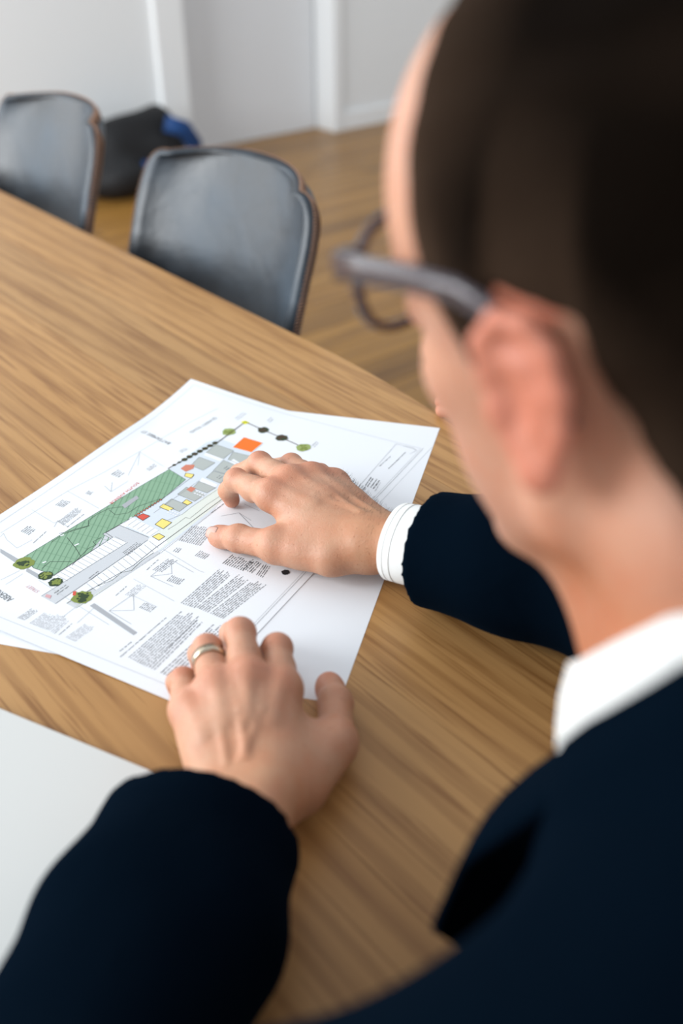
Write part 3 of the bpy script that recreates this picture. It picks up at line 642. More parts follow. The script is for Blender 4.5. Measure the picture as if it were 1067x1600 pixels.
def hand_field(J, h, side):
    """J: dict of joint positions; returns the distance field of a hand and a bit of forearm"""
    allp = np.array([p for k in J for p in (J[k] if isinstance(J[k], list) else [J[k]])])
    F = Field(allp.min(0) - .03, allp.max(0) + .03, h)
    W, E = J['wrist'], J['fore']
    sdir = unit(J['index'][0] - J['pinky'][0]); down = V(0, 0, -1)
    ax = unit(W - E)
    # forearm and wrist: two side-by-side bones make an oval section
    for s_, r in ((.0125, .0185), (-.0125, .0175)):
        F.cap(E + sdir * s_ * 1.35, W + sdir * s_, r * 1.35, r, .012)
    # metacarpals
    rm = dict(index=.0125, middle=.0128, ring=.0122, pinky=.0112)
    wr = dict(index=.016, middle=.006, ring=-.005, pinky=-.014)
    for f in rm: F.cap(W + sdir * wr[f] + ax * .006, J[f][0] + down * .002, .0155, rm[f], .012)
    names = list(rm)
    for a, b in zip(names[:-1], names[1:]):
        m0 = W * .35 + (J[a][0] + J[b][0]) * .325; m1 = (J[a][0] + J[b][0]) / 2 - ax * .004
        F.cap(m0 + down * .002, m1 + down * .003, .0155, .0112, .010)
    # heel of the hand, thumb ball, little-finger ball
    Th = J['thumb']
    F.cap(W * .75 + Th[0] * .25 + down * .002, Th[1] - unit(Th[1] - Th[0]) * .004, .0200, .0140, .014)
    F.cap(Th[0], (J['index'][0] * .55 + W * .45) + down * .008, .015, .013, .014)
    F.cap(W + sdir * -.016 + ax * .012 + down * .008, J['pinky'][0] * .8 + W * .2 + down * .010, .0145, .0105, .012)
    F.cap(Th[1] * .72 + Th[0] * .28 + down * .001, J['index'][0] * .80 + W * .20 + down * .012, .0085, .009, .014)       # web
    F.cap(Th[1] * .45 + Th[0] * .55, J['index'][0] * .62 + W * .38 + down * .008, .012, .012, .014)
    if side < 0: F.cap(Th[1] * .82 + Th[0] * .18 + down * .003, J['index'][0] * .90 + W * .10 + down * .014, .0070, .0080, .012)
    # knuckles and tendons
    for f, r in (('index', .0112), ('middle', .0116), ('ring', .0108), ('pinky', .0098)):
        F.ell(J[f][0] + V(0, 0, .0030), (r, r, r * .92), .010)
        a = W + sdir * wr[f] * .6 + V(0, 0, .0135); b = J[f][0] + V(0, 0, .0105)
        F.cap(a * .45 + b * .55, b, .0012, .0018 if side < 0 else .0008, .008)
    # fingers
    rad = dict(index=(.0114, .0098, .0086, .0074), middle=(.0118, .0101, .0088, .0076), ring=(.0112, .0096, .0084, .0072), pinky=(.0100, .0084, .0074, .0064), thumb=(.0135, .0128, .0112, .0094))
    G = None
    for f in ('index', 'middle', 'ring', 'pinky', 'thumb'):
        Q = Field(F.lo, F.lo + (F.n - 1) * h - h * .01, h); Q.F = np.full(F.n, .2, np.float32); Q.n = F.n; Q.ax = F.ax
        p = J[f]; r = rad[f]
        if f == 'thumb':
            Q.cap(p[1], p[2], r[1], r[2], .004); Q.cap(p[2], p[3], r[2] * .98, r[3], .003)
            Q.ell(p[2] + V(0, 0, .0012), (.0115,) * 3, .005); Q.ell(p[1] + V(0, 0, .001), (.0138,) * 3, .006)
            Q.ell(p[3] * .8 + p[2] * .2 - V(0, 0, .0015), (.0102, .0102, .0088), .004)
        else:
            Q.cap(p[0], p[1], r[0], r[1], .004); Q.cap(p[1], p[2], r[1] * .97, r[2], .003); Q.cap(p[2], p[3], r[2], r[3], .003)
            Q.ell(p[1] + V(0, 0, .0008), (r[1] * 1.08,) * 3, .004)
            mid_ = (p[0] + p[1]) / 2; Q.cap(mid_ + down * .002, mid_ + down * .003, r[0] * .93, r[0] * .93, .005)
        if G is None: G = Q
        else: G.F = smin(G.F, Q.F, .0016)
    F.F = smin(F.F, G.F, .0075)
    # veins on the back of the hand
    for a, b, c_ in (('middle', 'ring', .5), ('ring', 'pinky', .45), ('index', 'middle', .5)):
        m = (J[a][0] + J[b][0]) / 2; q0 = m + V(0, 0, .0075) - ax * .004; q1 = m * .62 + W * .38 + V(0, 0, .0125) + sdir * .003; q2 = m * .2 + W * .8 + V(0, 0, .0158) + sdir * (.004 if a == 'middle' else -.004)
        F.cap(q0, q1, .0008, .0015, .0045); F.cap(q1, q2, .0015, .0012, .0045)
    F.F = -smin(-F.F, -(TT + .0012 - F.all()[2]).astype(np.float32), .0008)
    return F

def tint_hand(Vv, J):
    c = np.tile(SKIN, (len(Vv), 1)); W = J['wrist']
    def blob(p, r, mul):
        k = np.exp(-(((Vv - p) ** 2).sum(1)) / r ** 2)[:, None]; return 1 + k * (np.array(mul) - 1)
    for f in ('index', 'middle', 'ring', 'pinky'):
        c = c * blob(J[f][0] + V(0, 0, .01), .015, (1.05, .90, .87)) * blob(J[f][1] + V(0, 0, .006), .010, (1.05, .84, .82)) * blob(J[f][3], .012, (1.1, .82, .80))
    c = c * blob(J['thumb'][2], .012, (1.06, .92, .88)) * blob(J['thumb'][3], .014, (1.12, .86, .86)) * blob(J['thumb'][1], .018, (1.04, .93, .9))
    c = c * blob(W, .045, (1.0, .93, .80)) * blob(J['fore'], .06, (.98, .92, .78))
    n = wob(Vv.T, 160, 5)[:, None]; return np.clip(c * (1 + .05 * n * V(.6, 1, 1)), 0, 1)

JR = dict(wrist=P_(598, 846, .034), fore=P_(700, 850, .042),
          index=[P_(424, 774, .044), P_(369, 751, .036), P_(356, 767, .018), P_(362, 781, .007)], middle=[P_(454, 753, .049), P_(406, 725, .043), P_(374, 740, .022), P_(374, 754, .008)],
          ring=[P_(488, 748, .047), P_(455, 727, .037), P_(420, 732, .019), P_(414, 742, .008)], pinky=[P_(524, 757, .039), P_(500, 741, .032), P_(470, 742, .015), P_(458, 749, .008)],
          thumb=[P_(516, 872, .024), P_(428, 852, .021), P_(373, 842, .0135), P_(341, 837, .0095)])
JL = dict(wrist=P_(382, 1258, .036), fore=P_(300, 1420, .050),
          index=[P_(440, 1078, .044), P_(433, 1014, .044), P_(424, 1018, .021), P_(424, 1036, .008)], middle=[P_(388, 1065, .051), P_(375, 990, .050), P_(362, 990, .026), P_(362, 1006, .009)],
          ring=[P_(338, 1076, .047), P_(324, 1015, .043), P_(312, 1022, .021), P_(313, 1038, .009)], pinky=[P_(294, 1110, .036), P_(286, 1064, .028), P_(276, 1066, .014), P_(277, 1078, .008)],
          thumb=[P_(472, 1232, .025), P_(524, 1158, .021), P_(524, 1100, .0150), P_(514, 1070, .0105)])

RS_ = np.array(Matrix.Rotation(math.radians(-8), 3, 'X'))     # the face is tipped a little more than the ear line
def head_field(h):
    F = Field((-.105, -.135, -.20), (.105, .145, .15), h)
    def e(p, r_, k=.004, sub=False): F.ell(RS_ @ V(*p), r_, k, RS_, sub)
    def c(a, b, ra, rb, k=.004, sub=False): F.cap(RS_ @ V(*a), RS_ @ V(*b), ra, rb, k, sub)
    e((0, -.020, .042), (.0755, .0960, .086), .01); e((0, .028, .054), (.072, .070, .084), .02)
    e((0, .034, -.018), (.049, .050, .062), .02)
    for s in (-1, 1):
        c((s * .055, -.004, -.034), (s * .049, -.002, -.052), .012, .012, .02); c((s * .046, .002, -.054), (s * .012, .060, -.084), .012, .014, .016)
        e((s * .039, .056, -.008), (.017, .019, .016), .016); e((s * .028, .084, .037), (.018, .008, .008), .010)
        e((s * .030, .042, -.042), (.018, .026, .030), .02)
    e((0, .064, -.085), (.017, .014, .015), .014); e((0, .076, -.056), (.026, .016, .022), .014)
    for s in (-1, 1): e((s * .033, .099, .018), (.017, .016, .012), .010, sub=True)
    for s in (-1, 1): e((s * .032, .079, .018), (.0125,) * 3, .002); c((s * .017, .090, .026), (s * .040, .080, .024), .0035, .0030, .004)
    c((0, .096, .026), (0, .117, -.014), .0075, .0100, .010)
    for s in (-1, 1): e((s * .011, .107, -.019), (.0075, .010, .0065), .005); e((s * .006, .108, -.026), (.003, .004, .004), .002, sub=True)
    e((0, .090, -.049), (.023, .008, .0045), .005); e((0, .088, -.059), (.020, .008, .0052), .005); e((0, .100, -.054), (.026, .006, .0012), .002, sub=True)
    c = F.cap
    # neck
    c((0, -.034, -.03), (0, -.076, -.17), .056, .060, .025); c((-.03, -.055, -.05), (-.040, -.080, -.17), .030, .034, .02); c((.03, -.055, -.05), (.040, -.080, -.17), .030, .034, .02)
    c((0, .015, -.085), (0, -.046, -.17), .026, .038, .03)
    # ears
    for s in (-1, 1):
        R = np.array(Matrix.Rotation(s * math.radians(-12), 3, 'Z') @ Matrix.Rotation(math.radians(-12), 3, 'X'))
        o = V(s * .0795, -.014, .003); Q = lambda p: o + R @ V(s * p[0], p[1] * .84, p[2] * .88)
        F.ell(Q((.001, 0, 0)), (.0048, .0146, .0272), .004, R)
        F.ell(Q((.009, .003, -.002)), (.0075, .0085, .0150), .003, R, sub=True)
        rim = [(.0022, .0135, .010), (.0035, .012, .024), (.0042, .002, .0320), (.0045, -.010, .0290), (.0045, -.0175, .017), (.0040, -.0190, .002), (.003, -.0150, -.014), (.0015, -.0075, -.026)]
        for a, b in zip(rim[:-1], rim[1:]): F.cap(Q(a), Q(b), .0040, .0040, .0025)
        F.ell(Q((.0015, -.001, -.0300)), (.0045, .0085, .0080), .004, R)
        rim2 = [(.003, .004, .018), (.004, -.006, .014), (.004, -.0105, .002), (.0035, -.006, -.012)]
        for a, b in zip(rim2[:-1], rim2[1:]): F.cap(Q(a), Q(b), .0028, .0028, .003)
        F.ell(Q((.002, .0120, -.004)), (.0035, .004, .006), .004, R)
        F.cap(Q((-.006, .004, .006)), Q((-.006, .004, -.014)), .006, .006, .006)
    return F

def zline(y, x=.05): return np.interp(y - .024 * np.clip(1 - (np.abs(x) / .038) ** 2, 0, 1) * (y > .02), [-.13, -.10, -.075, -.05, -.036, -.030, .004, .008, .020, .030, .040, .047, .051, .055, .08], [-.066, -.062, -.045, -.018, .000, .030, .036, -.012, -.014, .010, .026, .045, .100, .150, .20])
def head_tint(v):
    x, y, z = v.T; c = np.tile(SKIN * V(1.02, .96, .98), (len(v), 1))
    f = np.clip((z - (zline(y, x) - .012)) / .03, 0, 1) * (np.abs(x) < .0795) * .75; f = f * (y < .055)
    c = c * (1 - f[:, None]) + V(.060, .036, .024) * f[:, None]
    ear = (np.abs(x) > .074) & (y < .012) & (y > -.05) & (z < .045) & (z > -.05)
    c[ear] = SKIN * V(1.12, .76, .76)
    neck = np.clip((-.045 - z) / .03, 0, 1) * np.clip((.03 - y) / .03, 0, 1); c = c * (1 + neck[:, None] * (V(.84, .64, .50) - 1))  # neck tint darkened and warmed: its shade is put into the colour
    beard = np.exp(-((z + .075) / .035) ** 2) * np.clip((y - .0) / .02, 0, 1) * .22; c = c * (1 - beard[:, None]) + V(.22, .14, .11) * beard[:, None]
    lips = np.exp(-(((z + .0545) / .009) ** 2 + (x / .022) ** 2)) * (y > .09); c = c * (1 + lips[:, None] * (V(.95, .62, .62) - 1))
    return np.clip(c, 0, 1)

# body joints (world)
SHL, SHR = NT(.125, .050, .918), NT(.505, .055, .918); WL_, WR_ = JL['wrist'], JR['wrist']
EL = NT(.004, .195, .812); ER = NT(.528, .252, .800)
HIPC = NT(.315, -.07, .58); NECK = hw((0, -.078, -.17))
def body_field(h):
    F = Field(NT(.3, .1, 0) - V(.62, .55, -.06), NT(.3, .1, 0) + V(.45, .75, 1.02), h)
    c, e = F.cap, F.ell
    Rr = np.array(Matrix.Rotation(_a, 3, 'Z'))
    e(NT(.315, .060, .81), (.165, .085, .15), .03, Rr); e(NT(.315, -.01, .66), (.14, .085, .12), .05, Rr); e(HIPC + V(0, 0, .02), (.125, .10, .085), .05, Rr)
    c(NT(.19, .06, .91), SHL, .055, .052, .04); c(NT(.44, .06, .91), SHR, .055, .052, .04)
    c(NT(.315, .07, .85), NECK, .075, .060, .05)
    for S, E_, J in ((SHL, EL, JL), (SHR, ER, JR)):
        c(S, E_, .048, .038, .03); c(E_, J['fore'], .038, .026, .01)
    for s in (-1, 1):
        hip = NT(.315 + s * .09, -.06, .575); kn = NT(.315 + s * .12, .36, .55); an = NT(.315 + s * .12, .40, .10)
        c(hip, kn, .078, .055, .04); c(kn, an, .052, .036, .02); c(an, an + T * .15 + V(0, 0, -.05), .036, .028, .02)
    return F

def bm_from(v, f, cuts):
    bm = bmesh.new(); lay = bm.verts.layers.float_vector.new('c')
    vv = [bm.verts.new(p) for p in v]
    for q in f:
        try: bm.faces.new([vv[i] for i in q])
        except ValueError: pass
    for p, nrm in cuts:
        bmesh.ops.bisect_plane(bm, geom=bm.verts[:] + bm.edges[:] + bm.faces[:], plane_co=p, plane_no=nrm, clear_outer=True)
    return bm
man_base = NT(.315, 0, 0)
man = empty('person', man_base, 'man in navy suit and glasses, both hands resting on the plans', 'person')
def build_skin():
    parts = []
    Fr = hand_field(JR, .00095, 1); vr, fr = Fr.mesh(1); cr_ = tint_hand(vr, JR)
    Fl = hand_field(JL, .0012, -1); vl, fl = Fl.mesh(1); cl_ = tint_hand(vl, JL)
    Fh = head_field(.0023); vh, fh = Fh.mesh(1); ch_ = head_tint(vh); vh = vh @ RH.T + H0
    Fb = body_field(.008); vb, fb = Fb.mesh(2); cb_ = np.tile(SKIN * V(.86, .62, .49), (len(vb), 1))  # body skin matches the neck's shade-darkened tint
    axr = unit(JR['fore'] - WR_); axl = unit(JL['fore'] - WL_); axn = RH @ unit(V(0, -.042, -.14)); pn = hw((0, -.068, -.150))
    cuts = [(WR_ + axr * .045, axr), (WL_ + axl * .050, axl), (pn, axn)]
    def prune(v, f, c, tests):                   # drop what lies beyond the joining planes
        keep = np.ones(len(v), bool)
        for t_ in tests: keep &= t_(v)
        m = -np.ones(len(v), int); m[keep] = np.arange(keep.sum()); f = f[keep[f].all(1)]; return v[keep], m[f], c[keep]
    hr = prune(vr, fr, cr_, [lambda v: (v - cuts[0][0]) @ cuts[0][1] < 0]); hl = prune(vl, fl, cl_, [lambda v: (v - cuts[1][0]) @ cuts[1][1] < 0]); hh = prune(vh, fh, ch_, [lambda v: (v - pn) @ axn < 0])
    def beyond(p, a, rad): return lambda v: ((v - p) @ a > .004) | (np.linalg.norm(v - p, axis=1) > rad)
    b = prune(vb, fb, cb_, [beyond(cuts[0][0], axr, .085), beyond(cuts[1][0], axl, .085), lambda v: ((v - pn) @ axn > .006) | (np.linalg.norm(v - pn, axis=1) > .2)])
    bm = bmesh.new(); cl = bm.verts.layers.float_vector.new('tintv')
    for v, f, c in (hr, hl, hh, b):
        vv = []
        for p, q in zip(v.tolist(), c.tolist()): x = bm.verts.new(p); x[cl] = q; vv.append(x)
        for q in f.tolist():
            try: bm.faces.new([vv[i] for i in q])
            except ValueError: pass
    bmesh.ops.delete(bm, geom=[v for v in bm.verts if not v.link_faces], context='VERTS')
    # bridge the open rims
    for p, a in cuts:
        ed = [e for e in bm.edges if e.is_boundary and np.linalg.norm(np.array(e.verts[0].co) - p) < .11 and abs((np.array(e.verts[0].co) - p) @ a) < .022]
        try: bmesh.ops.bridge_loops(bm, edges=ed)
        except Exception as x: print('bridge', x)
    bmesh.ops.triangulate(bm, faces=[f for f in bm.faces if len(f.verts) > 4])
    bm.verts.index_update(); vs_ = np.array([v.co[:] for v in bm.verts]); cs = np.array([v[cl][:] for v in bm.verts]); fs = [[v.index for v in f.verts] for f in bm.faces]; bm.free()
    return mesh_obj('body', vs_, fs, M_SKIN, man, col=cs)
body = build_skin()

# thumbnail of the near hand on the plan
def nail(J, parent):
    p2, p3 = J['thumb'][2], J['thumb'][3]; d = unit(p3 - p2); s = unit(np.cross(d, V(0, 0, 1))); u = np.cross(s, d); c0 = p3 + d * .0020; vs_, fs = [], []
    tilt = math.radians(38)
    s, u = s * math.cos(tilt) + u * math.sin(tilt), -s * math.sin(tilt) + u * math.cos(tilt)
    for j in range(9):
        y = -.0065 + j / 8 * .0125
        for i in range(9):
            x = (-1 + i / 4) * .0058 * math.sqrt(max(.12, 1 - abs((j - 4) / 4.6) ** 4)); r = .0099 - .00006 * j * j * .55
            ang_ = x / .0088; vs_.append(c0 + d * y + s * math.sin(ang_) * .0088 + u * (math.cos(ang_) * .0088 + .0009 - .00004 * j * j))
    for j in range(8):
        for i in range(8): fs.append([j * 9 + i, j * 9 + i + 1, j * 9 + i + 10, j * 9 + i + 9])
    o = mesh_obj('thumbnail', vs_, fs, M_NAIL, parent); m = o.modifiers.new('s', 'SOLIDIFY'); m.thickness = .0007; m.offset = 0; return o
nail(JR, man)

def arm_hair():
    me = body.data; nvt = len(me.vertices); co = np.empty(nvt * 3); me.vertices.foreach_get('co', co); co = co.reshape(-1, 3) + man_base
    no = np.empty(nvt * 3); me.vertices.foreach_get('normal', no); no = no.reshape(-1, 3)
    a, b = JR['pinky'][0], JR['wrist'] * .8 + JR['fore'] * .2; d = b - a; L = np.linalg.norm(d); d = d / L; q = co - a; t = q @ d; dist = np.linalg.norm(q - t[:, None] * d, axis=1)
    sd = unit(JR['index'][0] - JR['pinky'][0]); lat = q @ sd
    idx = np.where((t > .004) & (t < L + .012) & (dist < .034) & (no[:, 2] > -.1) & (lat < .020))[0]; rs = np.random.RandomState(5); wgt = np.exp(-((lat[idx] + .006) / .016) ** 2) + .05; idx = rs.choice(idx, 520, p=wgt / wgt.sum()); vs_, fs = [], []
    for k in idx:
        n_ = no[k]; g = unit(n_ * .45 - sd * (.55 + .3 * rs.rand()) - d * .5 + rs.randn(3) * .22); ln = .0030 + .0035 * rs.rand(); p0 = co[k] - n_ * .0004; c_ = unit(n_ * .2 - d * .6 - sd * .5)
        pts = [p0, p0 + g * ln * .5, p0 + unit(g + c_ * .6) * ln]; x, y = sweep(pts, circ(.00006, 3), cap=False, upv=(.3, .2, 1), scales=[1, .8, .3]); o0 = len(vs_); vs_ += x; fs += [[o0 + z for z in f] for f in y]
    o = mesh_obj('hand_hair', vs_, fs, M_BODYHAIR, man); o['kind'] = 'stuff'; o['label'] = 'fine dark hairs on the hand edge'
arm_hair()
# short hair
def hair_obj():
    F = Field((-.09, -.14, -.10), (.09, .13, .165), .0026)
    F.ell(RS_ @ V(0, -.020, .042), (.0797, .1000, .0915), .01, RS_); F.ell(RS_ @ V(0, .028, .054), (.0758, .0738, .0880), .02, RS_)
    F.cap((-.03, -.055, -.04), (-.040, -.070, -.11), .031, .032, .02); F.cap((.03, -.055, -.04), (.040, -.070, -.11), .031, .032, .02); F.cap((0, -.034, -.03), (0, -.060, -.12), .0575, .060, .025)
    X, Y, Z = F.all(); F.F = F.F + (.0016 * wob((X, Y, Z), 160, 7) - .0022 * np.clip((Z - .09) / .04, 0, 1)).astype(np.float32)
    zl = zline(Y, X); thick = np.clip((Z - zl) / .035, 0, 1)
    F.F = F.F + (.0040 * (1 - thick)).astype(np.float32)
    F.F = -smin(-F.F, -((zl - Z) * .6).astype(np.float32), .002)
    # hollow: keep only a shell over the skull
    v, f = F.mesh(1); x, y, z = v.T
    tint = np.clip(1 - (z - zline(y)) / .06, 0, 1) * .6 + .12 * wob(v.T, 60, 9) + .5 * np.clip((y - .005) / .04, 0, 1)
    return mesh_obj('hair', v @ RH.T + H0, f, M_HAIR, man, col=np.clip(tint, 0, 1)[:, None] * np.ones(3))
hair_obj()
for s in (-1, 1):
    for k in range(1):
        v_, f_ = sweep([hw((s * .016, .0955, .036)), hw((s * .030, .0965, .041)), hw((s * .044, .088, .040)), hw((s * .052, .078, .035))], circ(.0032, 8), scales=[.7, 1, .9, .4]); mesh_obj('eyebrow', v_, f_, M_HAIR, man, col=np.zeros((len(v_), 3)) + .3)

# jacket ---------------------------------------------------------------
CUFR = WR_ + unit(JR['fore'] - WR_) * .034; CUFL = WL_ + unit(JL['fore'] - WL_) * .010
CUFR_A = unit(P_(700, 858, .042) - P_(645, 855, .040))
CR0 = P_(674, 858, .0410)                                 # middle of the right sleeve opening
CL0 = P_(316, 1300, .0450)                                 # middle of the left sleeve opening
def jacket_torso():
    F = Field(NT(.31, .04, .70) - V(.42, .40, .32), NT(.31, .04, .70) + V(.42, .40, .38), .0048)
    c, e = F.cap, F.ell; Rr = np.array(Matrix.Rotation(_a, 3, 'Z'))
    e(NT(.315, .068, .80), (.190, .108, .18), .03, Rr); e(NT(.315, -.02, .62), (.175, .115, .19), .05, Rr); e(HIPC + V(0, 0, .02), (.19, .15, .10), .04, Rr)
    c(NT(.22, .060, .935), SHL + V(0, 0, .002), .068, .067, .05); c(NT(.41, .060, .935), SHR + V(0, 0, .002), .068, .067, .05)
    c(SHL + V(0, 0, -.005), SHL * .55 + EL * .45, .071, .064, .03); c(SHR + V(0, 0, -.005), SHR * .55 + ER * .45, .071, .064, .03)
    c(NT(.315, .06, .90), NECK + RH @ V(0, 0, -.005), .095, .080, .05)
    X, Y, Z = F.all(); F.F = F.F + (.0035 * wob((X, Y, Z), 30, 21) + .0016 * wob((X, Y, Z), 70, 22)).astype(np.float32)
    # neck opening and the open V at the front
    c(NECK - RH @ V(0, -.03, .04), hw((0, -.045, -.05)), .070, .088, .004, sub=True)
    c(NT(.315, .16, .96), NT(.315, .22, .74), .055, .018, .01, sub=True)
    F.cut(V(0, 0, .53), V(0, 0, -1))
    return F
jk = sdf_obj('jacket', jacket_torso(), M_SUIT, man, 2); jk['label'] = 'navy suit jacket'
def sleeve(S, E_, C0, A, r1, r2, seed, rho):
    """sleeve from shoulder to cuff, hollow at the cuff; C0 opening centre, A unit vector pointing up the arm"""
    pts = np.array([S, E_, C0]); F = Field(pts.min(0) - .10, pts.max(0) + .10, .0027)
    sd = unit(np.cross(A, V(0, 0, 1)))
    F.cap(S * .5 + E_ * .5, E_, .064, .062, .02)
    for s_ in (-1, 1): F.cap(E_, C0 + A * .07 + sd * s_ * rho * .34, .056, r1 + .002, .02); F.cap(C0 + A * .07 + sd * s_ * rho * .34, C0 - A * .03 + sd * s_ * rho * .34, r1 + .002, r1, .02)
    X, Y, Z = F.all(); q = (X - C0[0]) * A[0] + (Y - C0[1]) * A[1] + (Z - C0[2]) * A[2]
    sx = (X - C0[0]) * sd[0] + (Y - C0[1]) * sd[1]
    amp = np.clip((q - .02) / .09, 0, 1)
    F.F = F.F + (amp * (.0062 * np.sin(q * 88 + 2.2 * np.sin(sx * 40 + seed) + wob((X, Y, Z), 20, seed) * 2.2) * (.5 + .5 * np.sin(q * 23 + seed)) + .0042 * wob((X, Y, Z), 34, seed + 1)) + .0006 * wob((X, Y, Z), 90, seed + 2)).astype(np.float32)
    for s_ in (-1, 1): F.cap(C0 + A * .022 + sd * s_ * rho * .34, C0 - A * .05 + sd * s_ * rho * .34, r2, r2, .01, sub=True)
    F.cut(C0, -A)
    F.F = np.maximum(F.F, (TT + .0022 - Z).astype(np.float32))
    return F
AR_ = unit(ER - CR0); AL_ = unit(EL - CL0)
AR_c = unit(AR_ + V(0, 0, .10)); 
sdf_obj('sleeve', sleeve(SHR, ER, CR0, AR_c, .0405, .0350, 3, .026), M_SUIT, jk, 5)
sdf_obj('sleeve', sleeve(SHL, EL, CL0, AL_, .0440, .0390, 8, .040), M_SUIT, jk, 5)
# shirt ---------------------------------------------------------------
def ring_pts(c, A, ra, rb, n=40, up=V(0, 0, 1), sk=0.0):
    s = unit(np.cross(A, up)); u = np.cross(s, A)
    return [c + s * math.cos(6.28319 * i / n) * ra + u * math.sin(6.28319 * i / n) * rb + A * sk * math.cos(6.28319 * i / n) for i in range(n)]
def tube_rings(name, rings, m, parent):
    n = len(rings[0]); vs_ = [p for r in rings for p in r]; fs = []
    for j in range(len(rings) - 1):
        for i in range(n): a, b = j * n + i, j * n + (i + 1) % n; fs.append([a, b, b + n, a + n])
    return mesh_obj(name, vs_, fs, m, parent)
shirt_o = []
def cuff(C0, A, L, ra, rb, parent):
    prof = [(-.016, 0), (0, 0), (L - .0012, .0008), (L, 0), (L - .0006, -.0016), (L - .004, -.0022), (0, -.0024)]
    rings = []
    for q, dr in prof:
        k = 1 - .06 * (q / L); r_ = ring_pts(C0 - A * q, A, (ra + dr) * k, (rb + dr) * k, 48)
        r_ = [V(p[0], p[1], max(p[2], TT + .0018 + .0002)) for p in r_]; rings.append(r_)
    o = tube_rings('shirt_cuff', rings, M_SHIRT, parent)
    for q in (.0045, .0105):
        k = 1 - .06 * ((L - q) / L); rp = ring_pts(C0 - A * (L - q), A, (ra + .0006) * k, (rb + .0006) * k, 64); rp = [V(p[0], p[1], max(p[2], TT + .0020)) for p in rp]
        v_, f_ = sweep(rp, circ(.00035, 5), closed=True, upv=A); mesh_obj('cuff_seam', v_, f_, M_SEAM, o)
    return o
def collar_field():
    """shirt body around the neck under the jacket"""
    F = Field(NECK - V(.13, .13, .12), NECK + V(.13, .13, .12), .0032)
    F.cap(NT(.315, .07, .86), NECK + RH @ V(0, .008, -.01), .088, .068, .03); F.cap(NT(.315, .14, .92), NT(.315, .13, .80), .03, .05, .04)
    F.cap(NECK - RH @ V(0, 0, .02), hw((0, -.045, -.06)), .0635, .064, .002, sub=True)
    return F
shirt = sdf_obj('shirt', collar_field(), M_SHIRT, man, 1); shirt['label'] = 'white cotton shirt'
cuff(CR0 + AR_c * .004, unit(CR0 - JR['wrist'] + V(0, 0, -.003)), .0350, .0365, .0315, shirt)
# stand and fold of the collar, as a band lofted round the neck (angle 0 = front)
NAX = unit(RH @ V(0, .042, .14)); NC = hw((0, -.062, -.122)); NFr = unit(RH @ V(0, 1, 0) - NAX * (NAX @ (RH @ V(0, 1, 0)))); NRt = np.cross(NFr, NAX)
def collar_part(name, rows, a0, a1, n, parent, m=M_SHIRT, th=.0014):
    vs_, fs = [], []
    for j, row in enumerate(rows):
        for i in range(n):
            a = a0 + (a1 - a0) * i / (n - 1); rr, zz, fo = row(a); vs_.append(NC + (NFr * (math.cos(a) * (rr + fo)) + NRt * (math.sin(a) * rr * .96)) + NAX * zz)
    for j in range(len(rows) - 1):
        for i in range(n - 1): p = j * n + i; fs.append([p, p + 1, p + 1 + n, p + n])
    o = mesh_obj(name, vs_, fs, m, parent); md = o.modifiers.new('s', 'SOLIDIFY'); md.thickness = th; md.offset = 0; return o
def fr(a, w=.9): return math.exp(-(min(abs(a), abs(2 * math.pi - a)) / w) ** 2)
def bd_(a): return math.degrees(min(a % (2 * math.pi), 2 * math.pi - a % (2 * math.pi)))
def ip(*kv): return lambda a: float(np.interp(bd_(a), kv[0::2], kv[1::2]))
z_top = ip(0, -.012, 45, .012, 60, .020, 90, .042, 105, .052, 180, .060); z_bot = ip(0, -.05, 30, -.058, 45, -.062, 65, -.042, 90, -.012, 110, .015, 180, .022)
collar_part('collar_stand', [lambda a: (.0665, z_top(a) - .045, .000), lambda a: (.0655, z_top(a) - .020, .001), lambda a: (.0650, z_top(a) - .002, .003)], .10, 2 * math.pi - .10, 64, shirt)
collar_part('collar_fall', [lambda a: (.0665, z_top(a), .002), lambda a: (.0715, z_top(a) + .001, .002)] + [(lambda q: (lambda a: (.0715 + (.088 - .0715) * q ** .7, z_top(a) * (1 - q) + z_bot(a) * q, .003 + .007 * math.sin(3.14 * min(1, q * .7)) * fr(a, 1.1))))(q) for q in (.2, .4, .6, .8, 1.0)], .44, 2 * math.pi - .44, 72, shirt)
